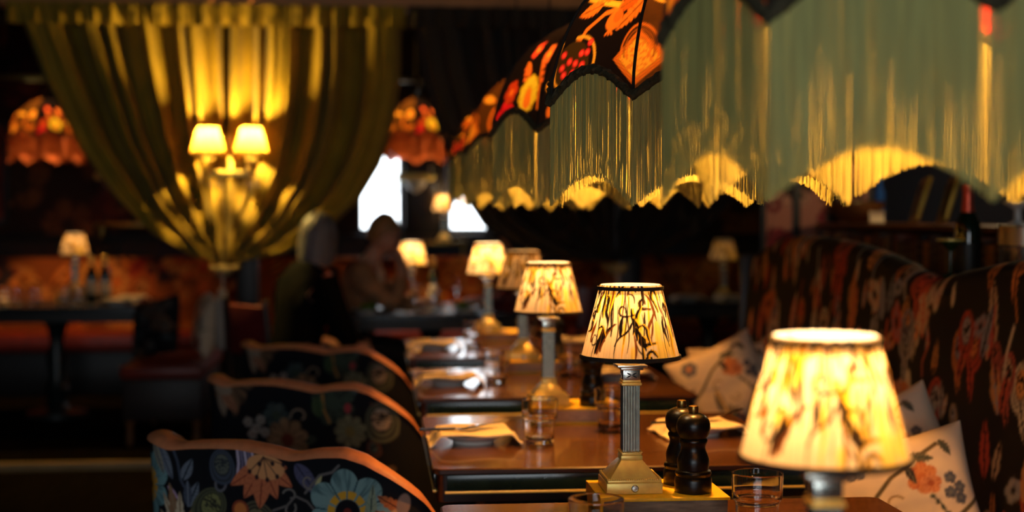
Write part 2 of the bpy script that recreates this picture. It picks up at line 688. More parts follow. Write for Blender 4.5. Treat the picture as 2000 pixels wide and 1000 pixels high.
def far_banquette(x0, x1, label):
    t = thing('banquette', label, 'banquette', ((x0 + x1) / 2, YB - 0.33, 0), 0)
    w = x1 - x0
    nu, nv = int(w * 70), 60
    u = np.linspace(-w / 2, w / 2, nu)
    prof = []
    for k in range(nv):
        a = k / (nv - 1)
        if a < 0.8:
            prof.append((-0.02 + 0.06 * a, 0.44 + 0.52 * a / 0.8))
        else:
            b = (a - 0.8) / 0.2 * PI * 0.95
            prof.append((0.078 - 0.05 * math.cos(b) * 0.95, 0.96 + 0.05 * math.sin(b)))
    pr = np.array(prof)
    P = np.zeros((nv, nu, 3))
    P[:, :, 0] = u[None]
    P[:, :, 1] = pr[:, :1] + 0.006 * np.sin(u[None] * 20)
    P[:, :, 2] = pr[:, 1:]
    U, V = np.meshgrid(u, np.linspace(0, 0.7, nv))
    p = Paint(U, V, S(140, 70, 28), 0.02)
    scatter(p, -w / 2, w / 2, 0, 0.7, int(w * 34), 0.14, [S(216, 116, 40), S(228, 146, 66), S(160, 40, 30), S(208, 100, 40), S(54, 42, 50), S(222, 140, 72)], S(60, 26, 18), 21)
    MB().grid(P).build('backrest', orange_print, t, colors=p.c)
    MB().box((0, 0.20, 0.48), (w, 0.2, 0.94), 0.02).build('back_frame', wood_black, t)
    MB().box((0, -0.17, 0.40), (w, 0.50, 0.14), 0.03).build('seat', burgundy, t)
    MB().box((0, -0.12, 0.165), (w, 0.38, 0.33), 0.01).build('plinth', wood_black, t)
    return t


far_banquette(-4.5, -0.98, 'orange floral banquette along the far wall behind the table of bottles')
far_banquette(-0.94, 1.38, 'orange floral banquette below the bright far windows')
far_banquette(1.42, 3.2, 'orange floral banquette behind the dim lamp in the far corner')


def far_shelf(x0, x1, z, label):
    t = thing('wall_shelf', label, 'shelf', ((x0 + x1) / 2, YB - 0.13, z))
    MB().box((0, 0, 0.012), (x1 - x0, 0.20, 0.024), 0.003).build('board', wood_black, t)
    MB().box((0, -0.104, 0.012), (x1 - x0, 0.008, 0.036), 0.002).build('brass_lip', old_brass, t)
    for s in (-1, 1):
        MB().box((s * (x1 - x0) * 0.42, 0.01, -0.045), (0.02, 0.16, 0.09), 0.003).build('bracket', old_brass, t)
    return t


far_shelf(-3.4, -2.35, 2.36, 'high brass-lipped wall shelf beside the curtain edge')
far_shelf(-2.15, -1.55, 1.245, 'low brass-lipped wall shelf holding a pink vase')
t = thing('flower_vase', 'pink ceramic vase on the low wall shelf', 'vase', (-1.79, YB - 0.13, 1.27))
MB().lathe([(0.03, 0), (0.055, 0.03), (0.06, 0.09), (0.03, 0.15), (0.022, 0.18), (0.032, 0.20), (0.026, 0.20), (0.018, 0.18), (0.0, 0.16)], 24).build('body', mat('pink_glaze', S(190, 90, 66), 0.3), t)
MB().lathe([(0.030, 0.002), (0.034, 0.006), (0.034, 0.012), (0.030, 0.016)], 24).build('foot_ring', old_brass, t)


def picture(label, x, z, w, h, col, name='wall_picture'):
    t = thing(name, label, 'picture', (x, YB - 0.035, z))
    mb = MB()
    for s in (-1, 1):
        mb.box((s * w / 2, 0, h / 2), (0.03, 0.03, h + 0.03), 0.004)
        mb.box((0, 0, h / 2 + s * h / 2), (w, 0.03, 0.03), 0.004)
    mb.build('frame', wood_black, t)
    MB().box((0, 0.008, h / 2), (w - 0.03, 0.008, h - 0.03)).build('canvas', mat('canvas_' + label[:4], col, 0.7, var=0.6, scale=6), t)
    return t


picture('dark red framed picture on the far wallpaper beyond the hanging lamp', -3.1, 1.28, 0.5, 0.75, S(120, 40, 20))
picture('small black framed mirror picture above the pink vase shelf', -1.95, 1.62, 0.34, 0.42, S(40, 34, 36))

# ------------------------------------------------------------------ swagged curtains between the posts
def curtain(label, xt, top0, top1, edge0, edge1, mm, name='swag_curtain'):
    """two panels hung from the beam and tied to one post; edge0/edge1: outer edges as (x, z) lists from the beam to the tie"""
    t = thing(name, label, 'curtain', (xt, 8.09, 0))
    zt, zb = 2.49, 1.07

    def path(pts, v):
        pts = np.array(pts)
        d = np.r_[0, np.cumsum(np.hypot(*np.diff(pts, axis=0).T))]
        d /= d[-1]
        return np.interp(v, d, pts[:, 0]), np.interp(v, d, pts[:, 1])
    for side, (edge, tx) in enumerate(((edge0, top0), (edge1, top1))):
        nu, nv = 150, 90
        u = np.linspace(0, 1, nu)
        v = np.linspace(0, 1, nv)
        ex, ez = path(edge, v)
        # inner edge: straight down the post
        ix = np.full(nv, xt) + (0.015 if side else -0.015) * 0
        iz = zt + (zb - zt) * v
        U = u[None]
        Vv = v[:, None]
        wgt = U ** 0.9
        X = ex[:, None] * (1 - wgt) + ix[:, None] * wgt
        Z = ez[:, None] * (1 - wgt) + iz[:, None] * wgt
        nf = 6.5 if side == 0 else 6
        amp = 0.085 * (1 - 0.55 * Vv ** 2)
        wob = 0.25 * np.sin(3.1 * Vv + U * 9)
        Y = amp * np.sin(2 * PI * (nf * U + 0.30 * np.sin(2 * PI * 2.3 * U + 1) + 0.16 * np.sin(2 * PI * 5.1 * U + side)) + wob) + 0.010 * np.sin(2 * PI * 23 * U + 2 * Vv) * (1 - Vv * 0.5)
        # soft cross swags lower down, where the cloth is hauled up to the tie
        Y += -0.055 * np.exp(-((Vv - 0.74) / 0.2) ** 2) * np.sin(2 * PI * (Vv * 5.5 + U * 1.2)) * np.sin(PI * U) ** 0.6
        P = np.stack([X - xt, Y, Z], -1)
        th = P.copy()
        th[:, :, 1] += 0.006
        mb = MB().grid(P)
        mb.grid(th[:, ::-1])
        mb.build('panel', mm, t, smooth=True, angle=None)
    # gathered heading
    x0, x1 = edge0[0][0] - xt - 0.02, edge1[0][0] - xt + 0.02
    u = np.linspace(x0, x1, 420)
    rows = []
    for k, (dz, a) in enumerate(((0.0, 0.012), (0.025, 0.02), (0.05, 0.014), (0.085, 0.026), (0.12, 0.034))):
        y = -0.07 + a * np.sin(u * 58 + 1.3 * np.sin(u * 9)) + 0.3 * a * np.sin(u * 141)
        rows.append(np.stack([u, y, np.full_like(u, 2.495 - dz)], -1))
    MB().grid(np.array(rows)).build('gathered_heading', mm, t, angle=None)
    MB().tube([(x0, -0.04, 2.485), (x1, -0.04, 2.485)], 0.012, 10).build('curtain_rod', old_brass, t)
    # tie and tassel at the post
    kn = MB().sphere((0.0, -0.08, 1.03), 0.05, 16, (1.15, 0.9, 0.7)).tube([(-0.07, -0.02, 1.05), (-0.05, -0.09, 1.04), (0.0, -0.11, 1.035), (0.05, -0.09, 1.04), (0.08, -0.01, 1.05)], 0.014, 8)
    k = kn.build('tie_back', mat('gold_cord', S(150, 128, 84), 0.6, var=0.3, scale=90, bump=0.4), t)
    MB().tube([(0, -0.1, 1.02), (0.003, -0.115, 0.97), (0, -0.115, 0.93)], 0.008, 8).sphere((0, -0.115, 0.91), 0.026, 14, (1, 1, 1.1)).build('tassel_head', tassel_m, k)
    MB().lathe([(0.0, 0.90), (0.026, 0.90), (0.034, 0.86), (0.040, 0.74), (0.045, 0.60), (0.0, 0.60)], 40, (0, -0.115, 0), lambda a, z: 1 + 0.05 * math.sin(a * 20)).build('tassel_skirt', tassel_m, k, angle=None)
    return t


curtain('olive gold swagged curtain lit by the twin wall lamps', -0.85, 0, 0,
        [(-1.98, 2.49), (-1.84, 2.11), (-1.65, 1.71), (-1.45, 1.43), (-1.25, 1.23), (-1.04, 1.11), (-0.89, 1.07)],
        [(0.14, 2.49), (0.13, 2.10), (0.09, 1.85), (0.02, 1.62), (-0.10, 1.42), (-0.28, 1.25), (-0.52, 1.12), (-0.81, 1.07)], velvet)
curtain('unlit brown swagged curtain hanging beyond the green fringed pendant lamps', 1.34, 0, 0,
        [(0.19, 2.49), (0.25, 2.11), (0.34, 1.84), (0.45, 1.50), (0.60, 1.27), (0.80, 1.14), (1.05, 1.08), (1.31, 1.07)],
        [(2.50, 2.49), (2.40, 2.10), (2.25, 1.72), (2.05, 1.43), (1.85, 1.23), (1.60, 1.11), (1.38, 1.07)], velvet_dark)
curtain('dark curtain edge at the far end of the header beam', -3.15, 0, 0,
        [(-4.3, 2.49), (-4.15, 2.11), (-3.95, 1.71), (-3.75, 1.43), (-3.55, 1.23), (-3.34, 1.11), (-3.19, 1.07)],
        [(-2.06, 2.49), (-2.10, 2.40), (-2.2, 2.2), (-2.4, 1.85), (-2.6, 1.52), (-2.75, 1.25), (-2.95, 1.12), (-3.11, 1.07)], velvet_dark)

# ------------------------------------------------------------------ pleated lamp shade (shared print)
def pleated_shade(r0, r1, h, npl, nu, nv, seed, contrast=True):
    """bottom radius r0, top radius r1; returns an MB and colours"""
    a = np.linspace(0, 2 * PI, nu, endpoint=False)
    v = np.linspace(0, 1, nv)
    A, V = np.meshgrid(a, v)
    rad = r0 + (r1 - r0) * V
    rad = rad * (1 + 0.010 * np.sin(A * npl + 0.6 * np.sin(A * 7)) * (1.0 - 0.2 * V))
    P = np.stack([rad * np.cos(A), rad * np.sin(A), V * h], -1)
    uu = A / (2 * PI)
    C = 0.50
    p = Paint(uu * C, V * 0.146, S(238, 200, 150), 0.0012)
    if contrast:
        n3 = fbm(uu * 30, V * 3.2, seed + 20, 2).ravel()
        p.put(np.clip((n3 - 0.60) * 9, 0, 1) * 0.8, S(250, 196, 60))
        rg_ = random.Random(seed)
        BK, BN, YL = S(20, 14, 11), S(112, 56, 20), S(246, 176, 30)

        def stroke(pts, w, col):
            for o_ in (-C, 0, C):
                p.line([(x + o_, y) for x, y in pts], w, col)
        for i in range(56):
            x, y0_ = rg_.uniform(0, C), rg_.uniform(0.0, 0.08)
            L_ = rg_.uniform(0.05, 0.12)
            f_ = rg_.uniform(40, 90)
            pts = [(x + 0.0022 * math.sin(f_ * L_ * k / 9 + i), y0_ + L_ * k / 9) for k in range(10)]
            wm = rg_.uniform(0.0007, 0.0017)
            stroke(pts, [wm * (0.3 + math.sin(PI * (k + 0.5) / 10)) for k in range(10)], (BK, BN, YL, BK)[i % 4])
        for i in range(120):
            x, y = rg_.uniform(0, C), rg_.uniform(-0.01, 0.15)
            kind = rg_.random()
            n_ = rg_.randint(6, 15)
            an = PI / 2 + rg_.uniform(-0.45, 0.45)
            pts, cur = [], rg_.uniform(-0.25, 0.25)
            hook = rg_.choice((-1, 1)) * rg_.uniform(0.45, 0.75) if kind < 0.3 else 0
            for k in range(n_):
                pts.append((x, y))
                st = 0.0062
                x += st * math.cos(an) * 0.75
                y += st * math.sin(an)
                an += cur * 0.6 + rg_.uniform(-0.28, 0.28) + (hook if k < n_ * 0.5 else 0)
                if k % 4 == 3:
                    cur = -cur
            wm = rg_.uniform(0.0010, 0.0029)
            w = [wm * (0.35 + math.sin(PI * (k + 0.5) / n_)) for k in range(n_)]
            if rg_.random() < 0.55:
                stroke([(a_ + wm * 1.3, b_) for a_, b_ in pts], [q * 1.25 for q in w], BN if rg_.random() < 0.5 else YL)
            stroke(pts, w, BN if kind > 0.86 else BK)
            if 0.3 < kind < 0.5:
                q = pts[len(pts) // 2]
                sg = rg_.choice((-1, 1))
                stroke([q, (q[0] + sg * 0.006, q[1] + 0.008), (q[0] + sg * 0.010, q[1] + 0.020)], [wm * 1.1, wm, wm * 0.3], BK)
    p.put(np.clip((np.cos(A.ravel() * npl) - 0.80) * 4, 0, 1) * 0.30, S(150, 104, 50))
    mb = MB().grid(P, wrap=True)
    return mb, p.c


def ring_trim(r, z, h, t, n=64):
    return MB().lathe([(r - t, z - h / 2), (r + t, z - h / 2), (r + t * 1.2, z), (r + t, z + h / 2), (r - t, z + h / 2), (r - t, z - h / 2 + 1e-4)], n)


def make_lamp(label):
    t = thing('table_lamp', label, 'lamp', (0, 0, 0), 0, 'brass and silver table lamps with pleated shades')
    # base
    b = MB().box((0, 0, 0.011), (0.112, 0.112, 0.022), 0.002)
    b.box((0, 0, 0.0245), (0.108, 0.108, 0.006), 0.002)
    b.box((0, 0, 0.0445), (0.098, 0.098, 0.034), 0.001, taper=(0.44, 0.44))
    b.box((0, 0, 0.066), (0.044, 0.044, 0.010), 0.002)
    b.box((0, 0, 0.0735), (0.040, 0.040, 0.006), 0.002)
    base = b.build('base', brass, t)
    bd = MB()
    for i in range(24):
        q = -0.050 + 0.1 * i / 23
        for (x, y) in ((q, -0.0530), (q, 0.0530), (-0.0530, q), (0.0530, q)):
            bd.sphere((x, y, 0.0285), 0.0022, 6)
    for i in range(10):
        q = -0.0190 + 0.038 * i / 9
        for (x, y) in ((q, -0.0205), (q, 0.0205), (-0.0205, q), (0.0205, q)):
            bd.sphere((x, y, 0.0765), 0.0019, 6)
    bd.build('beading', brass, base, kind='stuff')
    MB().lathe([(0.0, 0.0), (0.0075, 0.0), (0.0075, 0.002), (0.0055, 0.003), (0.0052, 0.0015), (0.0, 0.0018)], 20).build('switch_button', silver, t, (0, -0.0560, 0.011), (R(90), 0, 0))
    # fluted square column
    prof = []
    hw = 0.0168
    for side in range(4):
        c, s = math.cos(side * PI / 2), math.sin(side * PI / 2)
        for i in range(36):
            q = -hw + 2 * hw * i / 36
            fl = abs(math.sin(PI * (q + hw) / (2 * hw) * 6))
            y = -hw - 0.0 + 0.0022 * fl * (1 if abs(q) < hw * 0.97 else 0)
            prof.append((q * c - y * s, q * s + y * c))
    n = len(prof)
    cv = [(x, y, 0.0765) for x, y in prof] + [(x, y, 0.2100) for x, y in prof]
    cf = [(i, (i + 1) % n, n + (i + 1) % n, n + i) for i in range(n)]
    MB().add(cv, cf).build('column', silver, t, angle=25)
    cap = MB().box((0, 0, 0.2125), (0.041, 0.041, 0.006), 0.002)
    cap.box((0, 0, 0.2180), (0.037, 0.037, 0.005), 0.0015)
    cap.build('collar', brass, t)
    cb = MB().box((0, 0, 0.2305), (0.0345, 0.0345, 0.021), 0.0012)
    cb.box((0, 0, 0.2435), (0.046, 0.046, 0.006), 0.002).box((0, 0, 0.2490), (0.060, 0.060, 0.005), 0.001)
    cpt = cb.build('capital', silver, t)
    # engraved crossed leaves on the capital block
    eg = MB()
    for rz in range(4):
        c, s = math.cos(rz * PI / 2), math.sin(rz * PI / 2)

        def pt(x, z, y=-0.0176):
            return (x * c - y * s, x * s + y * c, z)
        zc = 0.2305
        for sx in (-1, 1):
            for sz in (-1, 1):
                eg.add([pt(0, zc), pt(sx * 0.006, zc + sz * 0.0008), pt(sx * 0.0115, zc + sz * 0.0055), pt(sx * 0.005, zc + sz * 0.0042)], [(0, 1, 2, 3)])
        for (xa, za, xb, zb) in ((-.0145, -.0082, .0145, -.0074), (-.0145, .0074, .0145, .0082), (-.0145, -.0082, -.0137, .0082), (.0137, -.0082, .0145, .0082)):
            eg.add([pt(xa, zc + za), pt(xb, zc + za), pt(xb, zc + zb), pt(xa, zc + zb)], [(0, 1, 2, 3)])
    eg.build('engraving', black_gloss, cpt, smooth=False, kind='stuff')
    MB().lathe([(0.019, 0.2515), (0.019, 0.272), (0.012, 0.274), (0.012, 0.30), (0.0, 0.30)], 28).build('neck', brass, t)
    return t


SHADE_MB, SHADE_C = pleated_shade(0.098, 0.061, 0.146, 46, 552, 64, 3)
SHADE_ME = SHADE_MB.mesh('shade', shade_print, colors=SHADE_C, angle=None)
BULB_ME = MB().lathe([(0.0, 0.0), (0.007, 0.0), (0.008, 0.008), (0.011, 0.018), (0.011, 0.024), (0.007, 0.031), (0.0, 0.033)], 18).mesh('bulb', bulb_glow)
la = np.linspace(0, 2 * PI, 72, endpoint=False)
lv = np.linspace(0.128, 0.147, 4)
lr_ = 0.0962 + (0.0592 - 0.0962) * lv / 0.146
LINER_ME = MB().grid(np.stack([lr_[:, None] * np.cos(la)[None], lr_[:, None] * np.sin(la)[None], np.tile(lv[:, None], (1, 72))], -1), wrap=True).mesh('inner_lip', liner, angle=None)
TRIM_T = ring_trim(0.0650, 0.1395, 0.007, 0.0014).mesh('top_binding', black_trim)
TRIM_B = ring_trim(0.0995, 0.0025, 0.008, 0.0016).mesh('bottom_binding', black_trim)
wire = MB()
for a in range(3):
    an = a * 2 * PI / 3
    wire.tube([(0.006 * math.cos(an), 0.006 * math.sin(an), 0.132), (0.0605 * math.cos(an), 0.0605 * math.sin(an), 0.142)], 0.0011, 6)
wire.lathe([(0.006, 0.128), (0.008, 0.128), (0.008, 0.136), (0.006, 0.136), (0.006, 0.1281)], 16)
WIRE_ME = wire.mesh('shade_carrier', brass)
lamp0 = make_lamp('x')
sh = place('shade', SHADE_ME, lamp0, (0, 0, 0.264))
place('top_binding', TRIM_T, sh)
place('bottom_binding', TRIM_B, sh)
place('inner_lip', LINER_ME, sh)
place('shade_carrier', WIRE_ME, lamp0, (0, 0, 0.264))
place('bulb', BULB_ME, lamp0, (0, 0, 0.301))
LAMP_USED = []


def table_lamp(label, loc, power, rz=0.0, scale=None):
    if not LAMP_USED:
        t = lamp0
        t.location = loc
        t.rotation_euler = (0, 0, rz)
        t['label'] = label
    else:
        t = dup(lamp0, label, loc, rz, None, scale)
    LAMP_USED.append(t)
    if power > 0:
        bulb_light(t, 0.362, power, LAMP, 0.045)
    return t


# ------------------------------------------------------------------ dining tables of the row
TX0, TX1, TD, TZ = 0.125, 1.05, 0.88, 0.75


def rounded_slab(x0, x1, y0, y1, z0, z1, r, n=6):
    pts = []
    for (cx, cy, a0) in ((x1 - r, y1 - r, 0), (x0 + r, y1 - r, 90), (x0 + r, y0 + r, 180), (x1 - r, y0 + r, 270)):
        for i in range(n + 1):
            a = R(a0 + 90 * i / n)
            pts.append((cx + r * math.cos(a), cy + r * math.sin(a)))
    m = len(pts)
    e = 0.002
    v = []
    for (z, k) in ((z0, e), (z0 + e, 0), (z1 - e, 0), (z1, e)):
        for (x, y) in pts:
            sx = 1 - k / max(abs(x - (x0 + x1) / 2), 0.01) * 1.0
            v.append(((x0 + x1) / 2 + (x - (x0 + x1) / 2) * sx, (y0 + y1) / 2 + (y - (y0 + y1) / 2) * (1 - k / ((y1 - y0) / 2)), z))
    f = []
    for j in range(3):
        for i in range(m):
            k = (i + 1) % m
            f.append((j * m + i, j * m + k, (j + 1) * m + k, (j + 1) * m + i))
    f.append(tuple(range(m - 1, -1, -1)))
    f.append(tuple(3 * m + i for i in range(m)))
    return MB().add(v, f)


def make_table(w, d, label):
    t = thing('dining_table', label, 'table', (0, 0, 0), 0, 'dark wooden tables in the lamp-lit row')
    rounded_slab(-w / 2 + 0.002, w / 2 - 0.002, -d / 2 + 0.002, d / 2 - 0.002, TZ - 0.010, TZ, 0.022).build('tabletop', wood_top, t)
    rounded_slab(-w / 2, w / 2, -d / 2, d / 2, TZ - 0.014, TZ - 0.0015, 0.022).build('edge_band', wood_edge, t)
    a = rounded_slab(-w / 2 + 0.012, w / 2 - 0.012, -d / 2 + 0.012, d / 2 - 0.012, TZ - 0.082, TZ - 0.014, 0.02)
    ap = a.build('apron', wood_edge, t)
    ix = w / 2 - 0.008
    iy = d / 2 - 0.008
    for s in (-1, 1):
        MB().box((0, s * iy, TZ - 0.034), (w - 0.07, 0.006, 0.036), 0.001).build('lacquer_panel', green_lacquer, ap)
        MB().box((s * ix, 0, TZ - 0.034), (0.006, d - 0.07, 0.036), 0.001).build('lacquer_panel', green_lacquer, ap)
        MB().box((0, s * (iy + 0.001), TZ - 0.057), (w - 0.06, 0.008, 0.006), 0.001).build('brass_line', brass, ap)
        MB().box((s * (ix + 0.001), 0, TZ - 0.057), (0.008, d - 0.06, 0.006), 0.001).build('brass_line', brass, ap)
    MB().lathe([(0.05, 0.03), (0.055, 0.05), (0.04, 0.08), (0.032, 0.2), (0.045, 0.32), (0.034, 0.42), (0.034, 0.60), (0.055, 0.63), (0.055, 0.67)], 24).build('pedestal', wood_black, t)
    for i in range(4):
        an = R(45 + 90 * i)
        c, s = math.cos(an), math.sin(an)
        MB().tube([(0.03 * c, 0.03 * s, 0.12), (0.14 * c, 0.14 * s, 0.09), (0.24 * c, 0.24 * s, 0.045), (0.31 * c, 0.31 * s, 0.018)], [0.026, 0.024, 0.02, 0.018], 10).build('foot', wood_black, t)
    return t


TW = TX1 - TX0
TCX = (TX0 + TX1) / 2
ROW = [('at the very front of the row under the brightest lamp', 1.24),
       ('carrying the sharp lamp and paired black mills', 2.49),
       ('second beyond the sharp lamp, with draped napkin', 3.775),
       ('third beyond the sharp lamp', 5.06),
       ('at the far end of the lamp-lit row', 6.35)]
tab0 = make_table(TW, TD, 'dark wooden dining table ' + ROW[0][0])
tab0.location = (TCX, ROW[0][1], 0)
for nm, y in ROW[1:]:
    dup(tab0, 'dark wooden dining table ' + nm, (TCX, y, 0))

# books that carry the lamps
def make_book(label, cat='book'):
    t = thing('hardback_book', label, cat, (0, 0, 0), 0, 'yellow books under the table lamps')
    w, d, h = 0.255, 0.20, 0.046
    c = MB().box((0, 0, 0.003), (w, d, 0.006), 0.001).box((0, 0, h - 0.003), (w, d, 0.006), 0.001).box((-w / 2 + 0.004, 0, h / 2), (0.008, d, h - 0.004), 0.002)
    c.build('cover', yellow_cloth, t)
    MB().box((0.002, 0, h / 2), (w - 0.012, d - 0.010, h - 0.012), 0.001).build('page_block', page_pink, t)
    return t


bk0 = make_book('yellow clothbound book under the brightest lamp')
bk0.location = (0.56, 1.575, TZ)
bookz = TZ + 0.046
b = dup(bk0, 'yellow book with grey marbled pages under the sharp lamp', (0.555, 2.825, TZ))
for ch in b.children:
    if ch.name.startswith('page_block'):
        ch.data = ch.data.copy()
        ch.data.materials.clear()
        ch.data.materials.append(page_grey)
dup(bk0, 'yellow book under the second lit lamp, seen behind the water glass', (0.555, 4.11, TZ))
dup(bk0, 'yellow book under the dim brownish lamp', (0.60, 5.39, TZ))
dup(bk0, 'yellow book under the farthest lit lamp of the row', (0.56, 6.68, TZ))
table_lamp('blurred front table lamp with blazing white-hot marbled shade', (0.522, 1.635, bookz), 3.2)
table_lamp('sharp table lamp with black marbled pleated shade on yellow book', (0.502, 2.825, bookz), 1.15)
table_lamp('lit table lamp just beyond the sharp one', (0.490, 4.11, bookz), 1.6)
table_lamp('dim brownish table lamp half hidden behind brighter lit lamp', (0.545, 5.39, bookz), 0.2)
table_lamp('bright yellow table lamp farthest along the row of tables', (0.513, 6.68, bookz), 4.6)

# pepper and salt mills
def make_mill(label):
    t = thing('pepper_mill', label, 'mill', (0, 0, 0), 0, 'black turned mills')
    low = [(0.0, 0), (0.0355, 0.0), (0.037, 0.003), (0.037, 0.024), (0.036, 0.029), (0.0335, 0.032), (0.0345, 0.034), (0.0362, 0.038), (0.0345, 0.043), (0.0305, 0.0455),
           (0.0312, 0.051), (0.0322, 0.058), (0.0315, 0.066), (0.0285, 0.074), (0.0250, 0.082), (0.0242, 0.090), (0.0258, 0.096), (0.0278, 0.099), (0.0280, 0.103), (0.0262, 0.106), (0.0, 0.106)]
    MB().lathe(low, 40).build('body', black_gloss, t)
    hd = [(0.0, 0.106), (0.0245, 0.106), (0.0265, 0.109), (0.0310, 0.116), (0.0337, 0.126), (0.0333, 0.136), (0.0300, 0.145), (0.0240, 0.152), (0.0140, 0.1565), (0.0, 0.157)]
    MB().lathe(hd, 40).build('head', black_gloss, t)
    kb = [(0.0, 0.156), (0.0085, 0.156), (0.0098, 0.159), (0.0102, 0.165), (0.0092, 0.1705), (0.005, 0.172), (0.0, 0.172)]
    MB().lathe(kb, 24, mod=lambda a, z: 1 + 0.03 * math.sin(12 * a)).build('knob', old_brass, t)
    return t


ml0 = make_mill('black turned pepper mill in front, beside the sharp lamp')
ml0.location = (0.622, 2.785, bookz)
dup(ml0, 'black turned mill hidden behind its twin, beside the sharp lamp', (0.617, 2.872, bookz))
dup(ml0, 'black mill beside the second lit lamp, seen past the sharp column', (0.612, 4.06, bookz))
dup(ml0, 'black mill standing beside the dim brownish lamp', (0.665, 5.36, bookz))

# ------------------------------------------------------------------ place settings
def make_glass(label):
    prof = [(0.0, 0.0), (0.030, 0.0), (0.0320, 0.0002), (0.0355, 0.002), (0.0370, 0.005), (0.0376, 0.008), (0.0380, 0.016), (0.0390, 0.035), (0.0400, 0.055), (0.0404, 0.0600), (0.0412, 0.0625), (0.0440, 0.0655), (0.0456, 0.0680),
            (0.0462, 0.0710), (0.0464, 0.0745), (0.0468, 0.085), (0.0473, 0.100), (0.0477, 0.1145), (0.0477, 0.1160), (0.0473, 0.1170), (0.0467, 0.1174), (0.0461, 0.1170), (0.0458, 0.1160), (0.0457, 0.1145),
            (0.0453, 0.100), (0.0448, 0.085), (0.0444, 0.0770), (0.0438, 0.0735), (0.0420, 0.0700), (0.0395, 0.0665), (0.0384, 0.0630), (0.0380, 0.0590), (0.0372, 0.040), (0.0364, 0.022), (0.0352, 0.0160), (0.0325, 0.0125), (0.028, 0.0112), (0.0, 0.0110)]
    mb = MB().lathe(prof, 72, mod=lambda a, z: 1 + 0.008 * math.cos(10 * a) * max(0.0, min(1.0, (0.060 - z) / 0.02)))
    o = mb.build('drinking_glass', glass, angle=None)
    return tag(o, label, 'glass', 'water tumblers on the tables')


gl0 = make_glass('tumbler cut off by the lower edge, before the yellow book')
gl0.location = (0.366, 2.385, TZ)
SETTING_G = [('tumbler standing beside the paired black mills', (0.702, 2.60)),
             ('tumbler near the draped napkin and its plate', (0.418, 3.69)),
             ('tumbler half hidden behind the sharp lamp column', (0.641, 3.90)),
             ('tumbler by the napkin on the third table', (0.415, 5.02)),
             ('tumbler beyond the mill on the third table', (0.70, 5.20)),
             ('tumbler by the napkin on the last table of the row', (0.42, 6.33)),
             ('tumbler behind the dim brownish lamp', (0.68, 6.50))]
for lb, (x, y) in SETTING_G:
    g = gl0.copy()
    COL.objects.link(g)
    g.location = (x, y, TZ)
    g['label'] = lb

PLATE = [(0.0, 0.004), (0.045, 0.004), (0.048, 0.0), (0.053, 0.0), (0.055, 0.007), (0.068, 0.013), (0.086, 0.022), (0.0875, 0.0235), (0.085, 0.0245), (0.066, 0.017), (0.053, 0.011), (0.0, 0.010)]


def make_plate(label):
    o = MB().lathe(PLATE, 48).build('dinner_plate', china)
    return tag(o, label, 'plate', 'white plates under the napkins')


def make_napkin(label, cloth=linen):
    """folded napkin lying across the plate, both ends falling to the table (local x = long axis)"""
    nu, nv = 60, 26
    u = np.linspace(-0.120, 0.120, nu)
    v = np.linspace(-0.095, 0.095, nv)
    U, V = np.meshgrid(u, v)
    ed = np.clip((np.abs(U) - 0.088) / 0.030, 0, 1)
    Z = 0.029 - 0.025 * (ed * ed * (3 - 2 * ed)) + 0.0025 * np.sin(U * 40 + V * 30) + 0.002 * np.sin(V * 60) * ed
    Z = np.maximum(Z, 0.0022)
    P = np.stack([U, V + 0.006 * np.sin(U * 18), Z], -1)
    T = P.copy()
    T[:, :, 2] += 0.0045
    mb = MB().grid(P[:, ::-1]).grid(T)
    m, n = nv, nu
    off = m * n
    def b(i, j): return i * n + (n - 1 - j)
    def tt(i, j): return off + i * n + j
    for j in range(n - 1):
        mb.f.append((b(0, j), b(0, j + 1), tt(0, j + 1), tt(0, j)))
        mb.f.append((b(m - 1, j + 1), b(m - 1, j), tt(m - 1, j), tt(m - 1, j + 1)))
    for i in range(m - 1):
        mb.f.append((b(i + 1, 0), b(i, 0), tt(i, 0), tt(i + 1, 0)))
        mb.f.append((b(i, n - 1), b(i + 1, n - 1), tt(i + 1, n - 1), tt(i, n - 1)))
    o = mb.build('linen_napkin', cloth, angle=50)
    return tag(o, label, 'napkin', 'cream napkins draped over plates')


def make_knife(label):
    t = thing('table_knife', label, 'knife', (0, 0, 0), 0, 'knives on the napkins')
    MB().box((-0.05, 0, 0.004), (0.095, 0.013, 0.006), 0.002).build('handle', black_gloss, t)
    MB().add([(0, -0.006, 0.003), (0.085, -0.008, 0.003), (0.11, 0.004, 0.003), (0, 0.007, 0.003), (0, -0.006, 0.005), (0.085, -0.008, 0.004), (0.11, 0.004, 0.004), (0, 0.007, 0.0055)],
             [(0, 3, 2, 1), (4, 5, 6, 7), (0, 1, 5, 4), (1, 2, 6, 5), (2, 3, 7, 6), (3, 0, 4, 7)]).build('blade', steel, t, smooth=False)
    return t


def make_fork(label):
    t = thing('dinner_fork', label, 'fork', (0, 0, 0), 0, 'forks on the napkins')
    MB().tube([(-0.09, 0, 0.004), (-0.03, 0, 0.004), (0.03, 0, 0.006), (0.05, 0, 0.008)], [0.0055, 0.004, 0.003, 0.005], 8, flat=0.45).build('handle', steel, t)
    hd = MB().box((0.062, 0, 0.0085), (0.03, 0.020, 0.0022), 0.0008)
    for k in range(4):
        y = -0.0085 + 0.0057 * k
        hd.tube([(0.075, y, 0.0085), (0.095, y, 0.0075), (0.113, y, 0.0095)], 0.0013, 6)
    hd.build('tines', steel, t)
    return t


pl0 = nk0 = kn0 = fk0 = None


